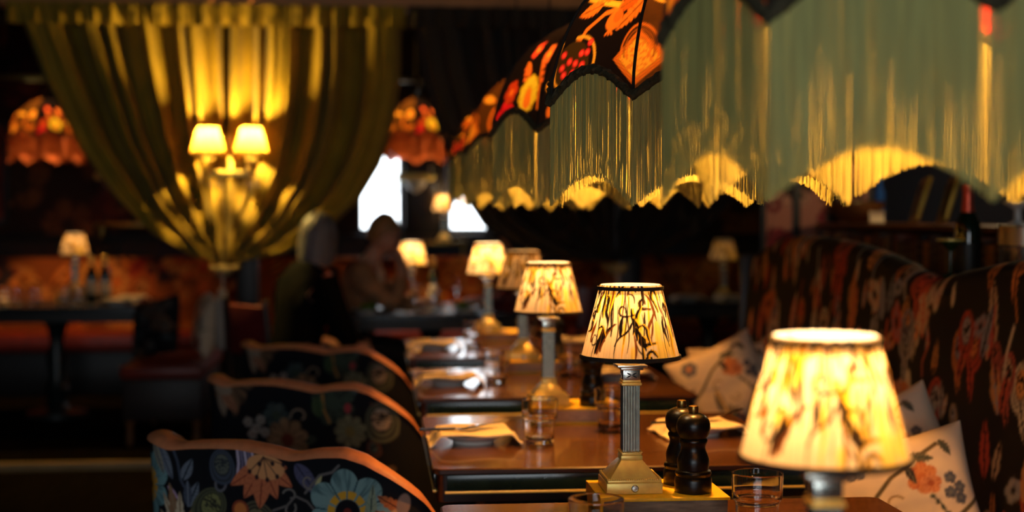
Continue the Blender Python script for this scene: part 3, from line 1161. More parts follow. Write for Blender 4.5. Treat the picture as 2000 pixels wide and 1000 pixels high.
def setting(tx, ty, rz, where, i, cutl=True, z=TZ):
    global pl0, nk0, kn0, fk0
    lab = ('white plate beneath napkin, ' + where, 'cream napkin draped over plate, ' + where, 'knife lying on napkin, ' + where, 'fork resting on napkin, ' + where)
    if pl0 is None:
        pl0, nk0, kn0, fk0 = make_plate(lab[0]), make_napkin(lab[1]), make_knife(lab[2]), make_fork(lab[3])
        P_, N_, K_, F_ = pl0, nk0, kn0, fk0
    else:
        P_ = dup(pl0, lab[0], (0, 0, 0))
        N_ = dup(nk0, lab[1], (0, 0, 0))
        K_ = dup(kn0, lab[2], (0, 0, 0)) if cutl else None
        F_ = dup(fk0, lab[3], (0, 0, 0)) if cutl else None
    c, s = math.cos(rz), math.sin(rz)
    for o, (dx, dy), dz, r in ((P_, (0, 0), 0, 0), (N_, (0, 0), 0, rz), (K_, (-0.045, -0.015), 0.034, rz + 0.06), (F_, (0.060, 0.012), 0.0345, rz + PI + 0.42)):
        if o is None:
            continue
        o.location = (tx + dx * c - dy * s, ty + dx * s + dy * c, z + dz)
        o.rotation_euler = (0, 0, r)
    if F_ is not None:
        F_.rotation_euler = (0, R(7), rz + PI + 0.45)
        F_.location.z = z + 0.043
    return


setting(0.247, 3.725, 0.02, 'chair side of the second table', 0)
setting(0.865, 3.80, 0.10, 'banquette side of the second table', 1)
setting(0.247, 5.00, 0.0, 'chair side of the third table', 2)
setting(0.865, 5.10, 0.05, 'banquette side of the third table', 3)
setting(0.247, 6.30, 0.0, 'chair side of the last table', 4)
setting(0.865, 6.38, 0.05, 'banquette side of the last table', 5)

# ------------------------------------------------------------------ scalloped tub chairs
CH_HW, CH_XF, CH_XB, CH_R = 0.405, 0.30, -0.22, 0.13


def chair_plan(s_arr, off=0.0):
    """U-shaped plan: from the front of the near arm (y=-hw) round the back to the far arm; returns x, y"""
    hw, xf, xb, r = CH_HW - off, CH_XF, CH_XB + off, CH_R - off
    L1 = xf - (xb + r)
    Lc = PI / 2 * r
    L2 = 2 * (hw - r)
    tot = 2 * L1 + 2 * Lc + L2
    out = []
    for q in s_arr:
        d = q * tot
        if d < L1:
            out.append((xf - d, -hw))
        elif d < L1 + Lc:
            a = (d - L1) / r
            out.append((xb + r - r * math.sin(a), -hw + r - r * math.cos(a)))
        elif d < L1 + Lc + L2:
            out.append((xb, -hw + r + (d - L1 - Lc)))
        elif d < L1 + 2 * Lc + L2:
            a = (d - L1 - Lc - L2) / r
            out.append((xb + r - r * math.cos(a), hw - r + r * math.sin(a)))
        else:
            out.append((xb + r + (d - L1 - 2 * Lc - L2), hw))
    return np.array(out), tot


CH_U0 = (CH_XF - CH_XB - CH_R) + PI / 2 * CH_R * 0.55      # arc length at which the back begins
CR_A = np.array([-.50, -.20, -.13, -.08, -.04, 0.0, .035, .085, .14, .20, .265, .33, .40, .46, .52, .575, .63, .69, .735, .77, .81, .85, .92, 1.3]) * 1.11
CR_Z = np.array([.560, .575, .60, .645, .695, .730, .756, .783, .796, .790, .776, .786, .793, .790, .784, .775, .787, .792, .772, .73, .67, .62, .575, .56])


def crest(q, tot):
    d = q * tot - CH_U0
    dd = np.linspace(-0.6, 1.4, 1200)
    zz = np.interp(dd, CR_A, CR_Z)
    k = np.hanning(25)
    k /= k.sum()
    zz = np.convolve(np.pad(zz, 12, 'edge'), k, 'valid')
    return np.interp(d, dd, zz)


def paint_chair_hero(p):
    """print of the nearest chair: u = arc length from the arm front, v = height"""
    T1, T2, T3 = S(120, 160, 165), S(70, 104, 112), S(30, 44, 56)
    CO, CO2 = S(206, 116, 78), S(226, 158, 104)
    OL, OL2 = S(132, 132, 84), S(86, 88, 66)
    GR, GR2 = S(116, 124, 140), S(70, 78, 96)
    CR = S(214, 196, 168)
    scatter(p, 0, 1.9, 0.05, 0.52, 90, 0.08, [T1, T2, CO, OL, GR, CR, S(90, 60, 50)], S(26, 30, 40), 51)
    scatter(p, 0.75, 1.9, 0.5, 0.80, 60, 0.07, [T1, T2, CO, OL, GR, CR], S(26, 30, 40), 52)
    # far-left: teal flower wrapping the corner, leaves
    p.flower(0.665, 0.665, 0.075, 8, T1, T2, S(214, 150, 40), 0.4, sq=1.25, ring=S(222, 160, 40), eye=S(40, 24, 20))
    p.leaf(0.615, 0.775, 0.575, 0.69, 0.016, GR, GR2)
    p.leaf(0.640, 0.780, 0.600, 0.70, 0.014, S(150, 146, 130), GR2)
    p.line([(0.575, 0.775), (0.560, 0.735), (0.553, 0.69), (0.545, 0.675)], 0.0035, GR2)
    p.leaf(0.548, 0.690, 0.520, 0.745, 0.014, GR, T3)
    p.leaf(0.590, 0.672, 0.560, 0.640, 0.006, S(196, 160, 196))
    # cream frond bottom-left
    for k, (dx, dz, w) in enumerate(((0.060, 0.13, .013), (0.04, 0.155, .015), (0.012, 0.135, .014), (-.025, .10, .013), (.075, .085, .012))):
        p.leaf(0.560 - 0.01 * k * 0, 0.545, 0.560 + dx - 0.015, 0.545 + dz - 0.02, w, CR if k % 2 == 0 else S(150, 110, 80), S(150, 124, 96), 4)
    p.leaf(0.535, 0.625, 0.505, 0.690, 0.013, GR, T3)
    p.leaf(0.535, 0.625, 0.535, 0.690, 0.012, GR2, GR)
    # olive pod pair
    p.bulb(0.470, 0.640, 0.050, 2.2, OL, OL2, S(52, 54, 44))
    p.ell(0.446, 0.690, 0.016, 0.020, 0.3, S(110, 110, 120))
    p.ell(0.446, 0.690, 0.010, 0.014, 0.3, S(14, 16, 26))
    p.bulb(0.350, 0.610, 0.060, 1.2, S(120, 108, 80), S(92, 84, 66), S(44, 42, 36))
    p.ell(0.395, 0.632, 0.022, 0.024, 0, S(150, 70, 44))
    p.ell(0.395, 0.632, 0.016, 0.018, 0, S(222, 130, 66))
    p.line([(0.405, 0.617), (0.415, 0.600), (0.420, 0.594)], 0.004, S(214, 124, 62))
    # grey thistle + striped petals
    p.bulb(0.442, 0.742, 0.040, 1.5, S(96, 100, 92), GR2, S(48, 54, 60))
    for k in range(5):
        p.line([(0.402 - 0.009 * k, 0.785), (0.398 - 0.010 * k, 0.745), (0.402 - 0.011 * k, 0.712 + 0.004 * k)], 0.0034, S(196, 180, 206) if k % 2 == 0 else S(120, 110, 140))
    # coral lily at the middle of the arm
    for (x1, y1, w) in ((0.420, 0.690, .020), (0.385, 0.662, .022), (0.345, 0.640, .024), (0.300, 0.668, .020), (0.262, 0.70, .02), (0.275, 0.745, .018)):
        p.leaf(0.335, 0.748, x1, y1, w, CO, S(150, 74, 50))
    p.ell(0.330, 0.742, 0.048, 0.030, 0.1, CO2)
    for k, (x, y) in enumerate(((0.370, 0.728), (0.352, 0.716), (0.325, 0.712), (0.300, 0.722), (0.345, 0.748), (0.312, 0.752), (0.285, 0.752))):
        p.ell(x, y, 0.005, 0.006, 0, S(30, 22, 34))
        p.line([(x, y), (0.335, 0.765)], 0.0012, S(60, 40, 40))
    # blue-grey leaf + tendrils
    p.leaf(0.255, 0.757, 0.200, 0.688, 0.020, S(86, 84, 116), S(48, 48, 72))
    p.line([(0.230, 0.690), (0.195, 0.735), (0.165, 0.745), (0.150, 0.762)], 0.003, S(110, 104, 104))
    for (a, b_, c) in ((0.285, 0.685, 0.3), (0.255, 0.660, 2.5), (0.215, 0.700, 4.4)):
        p.curl(a, b_, 0.020, c, 0.0024, S(126, 118, 114))
    p.line([(0.310, 0.640), (0.275, 0.655), (0.255, 0.680), (0.225, 0.670), (0.205, 0.650), (0.18, 0.668)], 0.0026, S(112, 104, 102))
    p.leaf(0.205, 0.705, 0.19, 0.735, 0.005, S(190, 180, 130))
    p.leaf(0.196, 0.702, 0.172, 0.684, 0.005, S(190, 180, 130))
    p.leaf(0.215, 0.610, 0.175, 0.575, 0.010, S(214, 160, 70), S(150, 90, 40))
    # big teal anemone with yellow ring
    p.flower(0.126, 0.655, 0.098, 7, S(128, 160, 162), S(62, 92, 100), S(16, 14, 22), 0.5, sq=1.05, eye=S(120, 40, 30), ring=S(228, 166, 46))
    p.leaf(0.075, 0.60, 0.068, 0.725, 0.014, S(146, 156, 132), S(90, 100, 90))
    # orange oak leaf + cream bud at the arm front
    for (x1, y1) in ((0.058, 0.700), (0.062, 0.665), (0.060, 0.625), (0.05, 0.59)):
        p.leaf(0.010, y1 - 0.03, x1, y1, 0.014, S(190, 104, 56), S(120, 60, 36), 4)
    p.ell(0.022, 0.640, 0.016, 0.030, 0.1, S(222, 160, 110))
    p.ell(0.004, 0.680, 0.014, 0.026, 0.1, S(150, 120, 108))


def paint_chair_other(p):
    W = S(150, 130, 112)
    scatter(p, 0, 1.9, 0.05, 0.80, 150, 0.075, [S(70, 84, 84), S(60, 72, 60), S(120, 90, 66), S(90, 90, 70), S(100, 60, 50), W], S(16, 18, 24), 77)
    p.leaf(0.60, 0.75, 0.585, 0.66, 0.018, W, S(110, 90, 80))
    p.leaf(0.595, 0.75, 0.535, 0.675, 0.018, S(160, 110, 84), S(110, 70, 50))
    p.ell(0.59, 0.755, 0.035, 0.02, 0.2, W)
    for (x, y) in ((0.50, 0.65), (0.47, 0.63), (0.455, 0.66), (0.485, 0.61), (0.44, 0.62)):
        p.flower(x, y, 0.017, 5, S(176, 164, 156), S(110, 100, 100), S(90, 70, 50))
    p.flower(0.36, 0.60, 0.075, 9, S(150, 116, 84), S(80, 56, 44), S(110, 50, 36))
    p.flower(0.145, 0.645, 0.055, 9, S(124, 120, 92), S(80, 78, 60), S(130, 110, 60))
    p.line([(0.24, 0.76), (0.235, 0.71), (0.215, 0.67)], 0.004, S(170, 120, 60))
    p.leaf(0.26, 0.75, 0.25, 0.68, 0.02, S(64, 84, 56), S(30, 44, 30))
    p.ell(0.155, 0.72, 0.012, 0.016, 0, S(170, 60, 66))


def chair_shell(paint, nu, name):
    q = np.linspace(0, 1, nu)
    xy, tot = chair_plan(q)
    zt = crest(q, tot) - 0.013
    vv = np.r_[np.linspace(0.0, 0.55, 14)[:-1], np.linspace(0.55, 1.0, 130)]
    Zb = 0.15
    Z = Zb + (zt[None] - Zb) * vv[:, None]
    P = np.zeros((len(vv), nu, 3))
    P[:, :, 0] = xy[None, :, 0]
    P[:, :, 1] = xy[None, :, 1]
    P[:, :, 2] = Z
    # slight flare outwards towards the top
    k = 1 + 0.05 * ((Z - 0.45) / 0.35)
    P[:, :, 1] *= k
    U = np.tile((q * tot - CH_U0) / 1.11, (len(vv), 1))
    p = Paint(U, Z, S(13, 14, 22), 0.003)
    paint(p)
    return MB().grid(P[:, ::-1]).mesh(name, chair_print, colors=p.c.reshape(len(vv), nu, 3)[:, ::-1].reshape(-1, 3), angle=None)


def make_chair(label, paint):
    t = thing('tub_chair', label, 'chair', (0, 0, 0), 0, 'scalloped floral tub chairs along the tables')
    place('outer_back', chair_shell(paint, 760, 'outer_back'), t)
    # inner back
    nu = 140
    q = np.linspace(0, 1, nu)
    xy, tot = chair_plan(q)
    xi, _ = chair_plan(q, 0.055)
    zt = crest(q, tot)
    rows = []
    for vv in np.linspace(0, 1, 30):
        z = 0.36 + (zt - 0.36) * vv
        k = 1 + 0.05 * ((z - 0.45) / 0.35)
        rows.append(np.stack([xi[:, 0], xi[:, 1] * k, z], -1))
    A = np.array(rows)
    p = Paint(np.tile(q * tot, (30, 1)), A[:, :, 2], S(13, 14, 22), 0.01)
    scatter(p, 0, 1.9, 0.36, 0.82, 70, 0.07, [S(120, 150, 150), S(190, 110, 70), S(110, 110, 80)], S(20, 22, 30), 61)
    MB().grid(A).build('inner_back', chair_print, t, colors=p.c, angle=None)
    # salmon piping across the thickness of the crest, running down the arm fronts
    path_o, path_i = [], []
    k = 1 + 0.05 * ((zt - 0.45) / 0.35)
    zz = zt
    sec = []
    for j in range(9):
        a = PI * j / 8
        w = 0.5 - 0.5 * math.cos(a)            # 0 outer .. 1 inner
        X = xy[:, 0] * (1 - w) + xi[:, 0] * w
        Y = (xy[:, 1] * (1 - w) + xi[:, 1] * w) * k
        bul = 0.007 * math.cos(a)
        nx = (xy[:, 0] - xi[:, 0]) / 0.055
        ny = (xy[:, 1] - xi[:, 1]) / 0.055
        sec.append(np.stack([X + nx * bul, Y + ny * bul, zz - 0.014 + 0.020 * math.sin(a)], -1))
    cr = MB().grid(np.array(sec)[::-1])
    for e in (0, -1):
        y0, y1 = xy[e, 1] * 1.03, xi[e, 1] * 1.03
        cr.box((CH_XF + 0.004, (y0 + y1) / 2, 0.36), (0.02, abs(y0 - y1) + 0.004, 0.41), 0.006)
    cr.build('piping', salmon, t, angle=None)
    MB().box((0.07, 0, 0.41), (0.46, 0.69, 0.14), 0.04).build('seat_cushion', chair_print and mat('navy_velvet', S(20, 22, 32), 0.85, var=0.3), t)
    MB().box((0.05, 0, 0.25), (0.48, 0.73, 0.19), 0.03).build('seat_frame', MATS['navy_velvet'], t)
    for (x, y) in ((0.25, 0.26), (0.25, -0.26), (-0.15, 0.24), (-0.15, -0.24)):
        MB().lathe([(0.012, 0.0), (0.016, 0.06), (0.022, 0.16)], 14, (x, y, 0)).build('leg', wood_black, t)
    return t


ch0 = make_chair('front floral tub chair with big teal and coral blossoms', paint_chair_hero)
ch0.location = (-0.153, 3.634, 0)
ch0.rotation_euler = (0, 0, R(58))
ch1 = dup(ch0, 'floral tub chair in the middle of the three', (-0.153, 4.92, 0), R(58))
shell2 = chair_shell(paint_chair_other, 420, 'outer_back')
for ch in ch1.children:
    if ch.name.startswith('outer_back'):
        ch.data = shell2
ch2 = dup(ch1, 'floral tub chair farthest along the row, below the seated diner', (-0.160, 6.20, 0), R(58))

# ------------------------------------------------------------------ scalloped floral banquette along the row
def row_banquette():
    t = thing('banquette', 'tall scalloped banquette in black tapestry with coral blossoms', 'banquette', (1.56, 3.4, 0))
    y0, y1 = -2.4, 2.72
    nu, nv = 620, 130
    u = np.linspace(y0, y1, nu)
    per = 2.36
    ph = ((u + 3.4 - 4.12) / per) % 1.0
    top = 1.145 + 0.115 * np.abs(np.sin(PI * ph)) ** 0.8
    top = top - 0.03 * np.clip((u - 2.35) / 0.3, 0, 1)
    prof = np.linspace(0, 1, nv)
    P = np.zeros((nv, nu, 3))
    rr = 0.062
    for k, a in enumerate(prof):
        if a < 0.70:
            b = a / 0.70
            P[k, :, 0] = 0.0 + 0.05 * b - 0.008 * np.sin(PI * b)
            P[k, :, 2] = 0.44 + (top - rr - 0.44) * b
        else:
            b = (a - 0.70) / 0.30 * PI * 1.1
            P[k, :, 0] = 0.05 + rr - rr * math.cos(b)
            P[k, :, 2] = top - rr + rr * math.sin(b)
        P[k, :, 1] = u
    U, V = np.meshgrid(u, np.linspace(0, 1.0, nv))
    V = P[:, :, 2] + np.where(prof[:, None] > 0.85, 0.1, 0)
    p = Paint(U, V, S(16, 12, 11), 0.008)
    rg = random.Random(5)
    pal = [S(226, 138, 74), S(230, 160, 92), S(200, 76, 56), S(206, 90, 62), S(224, 204, 172), S(170, 164, 160), S(208, 172, 132), S(140, 144, 154), S(186, 92, 76)]
    d_ = S(30, 20, 16)
    for i in range(520):
        x, y = rg.uniform(y0, y1), rg.uniform(0.40, 1.36)
        c = pal[rg.randrange(len(pal))]
        c2 = pal[rg.randrange(len(pal))]
        k = rg.random()
        s_ = rg.uniform(0.022, 0.06)
        if k < 0.5:
            a = rg.uniform(1.15, 1.95)
            p.leaf(x, y, x + 3.0 * s_ * math.cos(a), y + 3.0 * s_ * math.sin(a), s_ * 0.62, c, c2 if k < 0.2 else d_, rg.choice((3, 4, 5, 7)))
        elif k < 0.62:
            p.flower(x, y, s_ * 1.0, 5, c, c2, d_, rg.uniform(0, 6), sq=1.6)
        elif k < 0.82:
            p.bulb(x, y, s_ * 1.2, rg.uniform(1, 2), c, c2, d_)
            p.leaf(x, y - s_, x + rg.uniform(-1, 1) * s_, y - 3 * s_, s_ * 0.4, c2, d_, 5)
        else:
            p.line([(x, y), (x + rg.uniform(-.02, .02), y + s_), (x + rg.uniform(-.03, .03), y + 2.4 * s_)], s_ * 0.13, c)
    MB().grid(P[:, ::-1]).build('backrest', banq_print, t, colors=p.c.reshape(nv, nu, 3)[:, ::-1].reshape(-1, 3), angle=None)
    MB().box((0.17, (y0 + y1) / 2, 0.52), (0.14, y1 - y0, 1.04), 0.02).build('back_frame', wood_black, t)
    MB().box((-0.22, (y0 + y1) / 2, 0.36), (0.52, y1 - y0, 0.13), 0.035).build('seat', mat('black_tapestry_seat', S(40, 26, 22), 0.85, var=0.6, scale=14), t)
    MB().box((-0.19, (y0 + y1) / 2, 0.145), (0.42, y1 - y0, 0.29), 0.01).build('plinth', wood_black, t)
    # stuffed end of the backrest
    MB().box((0.06, y1 - 0.004, 0.80), (0.11, 0.03, 0.74), 0.012).build('end_panel', wood_black, t)
    return t


row_banquette()


# ------------------------------------------------------------------ cushions
def cushion_mesh(paint, seed, n=90, w=0.37, th=0.070):
    u = np.linspace(-1, 1, n)
    U, V = np.meshgrid(u, u)
    prof = np.clip((1 - U ** 4) * (1 - V ** 4), 0, 1) ** 0.55
    pin = 1 - 0.09 * (1 - np.abs(U * V) ** 1.5) * (np.maximum(np.abs(U), np.abs(V)) ** 6)
    wr = 0.012 * (fbm(U * 3 + 9, V * 3, seed) - 0.5)
    mb = MB()
    cols = []
    for s in (1, -1):
        X = U * w / 2 * pin
        Z = V * w / 2 * pin
        Y = -s * (th * prof + wr * prof)
        P = np.stack([X, Y, Z], -1)
        if s == -1:
            P = P[:, ::-1]
        mb.grid(P)
        p = Paint(U * 0.21, V * 0.21, S(226, 200, 172), 0.004)
        paint(p)
        c = p.c.reshape(n, n, 3)
        cols.append((c[:, ::-1] if s == -1 else c).reshape(-1, 3))
    return mb.mesh('cushion', cushion_print, colors=np.vstack(cols), angle=None)


def paint_cushion(p):
    G1, G2 = S(60, 70, 62), S(96, 90, 74)
    OR, RO = S(214, 134, 80), S(140, 40, 50)
    p.line([(-0.20, -0.03), (-0.10, 0.03), (-0.03, 0.09), (0.05, 0.13), (0.12, 0.16)], 0.006, S(92, 78, 52))
    p.line([(0.03, -0.21), (0.06, -0.12), (0.12, -0.05), (0.20, -0.01)], 0.006, S(92, 78, 52))
    for (a, b, c, d, w) in ((-0.06, -0.20, -0.02, -0.07, .022), (-0.04, -0.18, -0.10, -0.10, .024), (-0.05, -0.15, 0.01, -0.10, .022), (-0.06, -0.10, -0.05, 0.01, .02)):
        p.leaf(a, b, c, d, w, S(120, 100, 90), None)
        p.leaf(a, b, c, d, w * 0.65, S(30, 54, 50), S(220, 190, 150))
    p.line([(-0.06, -0.21), (-0.045, -0.12), (-0.05, 0.0)], 0.006, S(226, 180, 110))
    p.flower(0.055, 0.075, 0.045, 6, OR, S(190, 100, 60), S(200, 110, 60), 0.4)
    p.flower(0.075, 0.055, 0.03, 5, S(220, 140, 90), S(190, 100, 60), S(180, 90, 50), 1.4)
    p.leaf(0.02, 0.115, 0.035, 0.06, 0.012, S(50, 46, 44), G2)
    for (x, y) in ((0.13, 0.06), (0.15, 0.03), (0.12, 0.02), (0.145, 0.00)):
        p.flower(x, y, 0.018, 5, S(90, 92, 104), S(60, 62, 74), S(110, 110, 110))
    p.leaf(0.03, 0.14, 0.10, 0.12, 0.016, G2, G1, 5)
    p.leaf(0.13, 0.17, 0.15, 0.12, 0.014, G2, G1, 5)
    p.line([(0.07, 0.02), (0.09, -0.01), (0.10, -0.05), (0.115, -0.08)], 0.003, G1)
    for k in range(5):
        p.ell(0.07 + 0.01 * k, 0.02 - 0.018 * k, 0.008, 0.006, k, G1)
    p.flower(0.13, -0.12, 0.055, 8, RO, S(90, 26, 40), S(40, 14, 24), 0.2, ring=S(190, 110, 110))
    p.leaf(0.0, -0.13, 0.02, -0.19, 0.014, S(196, 120, 100), S(150, 80, 70))
    p.leaf(-0.19, 0.02, -0.13, 0.05, 0.010, G1, None)
    p.leaf(-0.17, -0.02, -0.15, -0.09, 0.014, S(190, 166, 130), S(140, 120, 90))
    p.leaf(-0.2, -0.02, -0.13, 0.02, 0.008, G1)
    p.curl(-0.01, 0.03, 0.03, 0.5, 0.003, S(150, 116, 70))
    p.curl(0.0, -0.05, 0.025, 3.0, 0.003, S(150, 116, 70))
    p.flower(-0.12, 0.14, 0.04, 6, S(110, 110, 124), S(80, 80, 92), OR)
    p.flower(-0.15, -0.16, 0.04, 6, OR, RO, S(120, 50, 40))


CUSH = cushion_mesh(paint_cushion, 3)


def cushion(label, loc, rz, tilt, lean):
    o = place('cushion', CUSH, None, loc)
    o.rotation_euler = (Matrix.Rotation(rz, 3, 'Z') @ Matrix.Rotation(lean, 3, 'X') @ Matrix.Rotation(tilt, 3, 'Y')).to_euler()
    return tag(o, label, 'cushion', 'cream floral cushions on the banquette')


cushion('cream floral cushion in front, with orange blossom and pointed corner', (1.30, 3.42, 0.615), R(-14), R(-14), R(-14))
cushion('cream floral cushion tucked behind the front one', (1.42, 3.86, 0.64), R(-30), R(-28), R(-14))
cushion('cream floral cushion propped near the dark mills, pale side out', (1.385, 5.62, 0.645), R(-10), R(-25), R(-14))
cushion('cream floral cushion with crimson flower, farther from the lamps', (1.47, 5.80, 0.625), R(-24), R(-8), R(-14))

def paint_dark_cushion(p):
    p.put(np.ones(len(p.u)), S(20, 18, 22))
    scatter(p, -0.2, 0.2, -0.2, 0.2, 34, 0.06, [S(90, 84, 80), S(70, 80, 84), S(110, 80, 60)], S(24, 22, 26), 91)


# ------------------------------------------------------------------ fringed pendant lamps over the row
PS = 0.245                           # side of the octagon
PAP = PS * 1.2071                    # apothem
SC = 0.060                           # scallop height
NPU, NPV = 84, 100


def scal(p):                         # p in [-.5, .5] over one side; 0 at the corners
    return SC * np.cos(PI * np.asarray(p)) ** 1.0


DV = np.array([0, 0.05, 0.10, 0.15, 0.20, 0.25, 0.30, 0.335, 0.345])
DA = np.array([1.0, 0.985, 0.945, 0.885, 0.800, 0.665, 0.44, 0.20, 0.13])
BRZ = 0.212                         # braid (corner) height above the hem corners


def paint_panel(p, k):
    OR, OR2, YE, RD = S(222, 122, 40), S(186, 88, 26), S(240, 180, 60), S(226, 46, 52)
    BR = S(150, 84, 26)
    h = PS / 2
    if k % 4 == 0:      # panel with heart, stem and fruit
        p.line([(h, .205), (0.06, .185), (-0.01, .175), (-0.055, .145), (-0.07, .118)], 0.005, OR)
        p.line([(0.06, .185), (-0.03, .20), (-0.1, .215)], 0.006, YE)
        p.leaf(-0.03, .198, -0.105, .178, 0.018, OR, BR, 6)
        p.leaf(0.0, .205, -0.06, .235, 0.018, OR, BR, 6)
        p.leaf(h + 0.01, .205, 0.045, .135, 0.020, OR, BR, 7)
        p.leaf(0.10, .205, 0.03, .178, 0.018, OR2, BR, 6)
        for q in (-0.095, -0.075, -0.055):
            p.line([(-0.068, .128), (q, .108)], 0.0028, OR)
        p.ell(0.032, .158, 0.026, 0.021, 0.3, OR)
        p.ell(0.040, .166, 0.014, 0.014, 0.3, S(206, 104, 34))
        p.line([(0.032, .178), (0.04, .20)], 0.0025, OR)
        for q in (-0.010, 0.0, 0.010):
            p.line([(0.026, .140), (0.024 + q, .129)], 0.0025, OR)
        p.ell(-0.075, .072, 0.055, 0.052, 0, S(52, 40, 16))
        for i in range(26):
            a = -1.2 + i * 0.12
            p.ell(-0.064 + 0.060 * math.cos(a), .082 + 0.050 * math.sin(a), 0.0038, 0.0034, 0, YE)
        p.line([(-0.121, .12), (-0.125, .08), (-0.118, .04), (-0.10, .025), (-0.092, .012)], 0.0026, YE)
        for (x, y) in ((-.105, .097), (-.102, .07), (-.082, .082), (-.062, .077), (-.048, .097), (-.030, .098), (-.092, .055), (-.04, .073), (-.066, .058), (-.028, .118)):
            p.ell(x, y, 0.0085, 0.0072, 0, RD)
            p.ell(x, y, 0.0035, 0.003, 0, S(250, 100, 90))
        sx = h
        bx = 1
    if k % 4 == 1:      # panel beyond the rib: bronze ground, other half of the bulb
        p.put(np.ones(len(p.u)), S(84, 52, 20))
        p.put(fbm(p.u * 120, p.v * 120, 8) * 0.6, S(48, 32, 14))
        p.ell(0.02, .12, 0.030, 0.045, 0, OR)
        p.ell(0.035, .12, 0.026, 0.040, 0, S(56, 36, 16))
        p.leaf(-0.12, .205, 0.0, .185, 0.014, YE, OR)
        p.leaf(0.03, .06, 0.12, .10, 0.02, OR, BR, 6)
        p.flower(0.07, .19, 0.04, 6, YE, OR, RD)
    if k % 4 in (0, 1):
        cx = h if k % 4 == 0 else -h
        x, y = p.loc(cx, .088, 0)
        d = np.hypot(x / 0.95, y) * (1 + 0.35 * np.clip(np.abs(x) / 0.06, 0, 1) * (y > 0))
        d2 = np.abs(x) / 0.066 + np.abs(y + 0.012) / 0.056
        for q, c in ((1.0, OR), (0.93, BR), (0.88, OR), (0.80, BR), (0.75, YE)):
            p.put(p.sm((d2 - q) * 0.045), c)
        p.put(p.sm((d2 - 0.75) * 0.045) * (fbm(x * 160, y * 260, 4) > 0.56) * 0.8, OR)
        for q in (0.046, 0.037, 0.028):
            p.put(p.sm(np.abs(np.hypot(x, (y - 0.002) * 0.9) - q) - 0.002) * (y > -0.012), OR if q != 0.037 else BR)
    if k % 4 == 2:      # yellow dahlia and red blossom
        p.flower(0.045, .105, 0.056, 10, S(206, 190, 40), S(160, 120, 20), S(214, 130, 40), 0.3)
        for i in range(10):
            a = i * 0.63
            p.ell(0.045 + 0.034 * math.cos(a), .105 + 0.038 * math.sin(a), 0.014, 0.010, a, S(214, 200, 60))
        p.ell(0.045, .085, 0.02, 0.022, 0, OR)
        p.flower(-0.065, .045, 0.048, 5, S(214, 30, 50), S(150, 16, 30), S(240, 90, 60), 0.6)
        p.flower(-0.06, .115, 0.036, 6, S(190, 64, 30), S(130, 36, 18), OR, 0.2)
        p.leaf(-0.03, .20, 0.03, .15, 0.012, OR, BR)
        for (x, y) in ((-.01, .165), (.0, .148), (.012, .17), (-.02, .18), (0.10, .16), (.11, .14), (.09, .18)):
            p.ell(x, y, 0.008, 0.007, 0, S(222, 110, 50))
        p.line([(0.11, .06), (0.10, .13), (0.07, .20)], 0.004, OR)
        p.flower(0.09, .215, 0.03, 6, S(230, 130, 60), S(200, 60, 50), YE)
        p.flower(-0.02, .235, 0.026, 5, S(226, 80, 60), S(160, 40, 30), YE)
    if k % 4 == 3:      # orange tulips and rust leaves
        p.leaf(-0.09, .02, -0.05, .10, 0.026, OR, BR)
        p.leaf(0.0, .06, 0.02, .15, 0.030, S(230, 140, 50), OR, 5)
        p.leaf(0.09, .02, 0.06, .11, 0.024, OR2, BR, 6)
        p.line([(0, .05), (0.03, .2), (0.0, .26)], 0.004, OR)
        p.flower(-0.05, .18, 0.04, 6, OR, RD, YE)
        p.flower(0.075, .19, 0.036, 6, S(200, 70, 36), BR, YE)
        p.bulb(0.0, .23, 0.03, 1.5, YE, OR, BR)
        p.ell(0.05, .065, 0.02, 0.016, 0, S(220, 60, 50))
        p.ell(-0.10, .12, 0.012, 0.016, 0, YE)


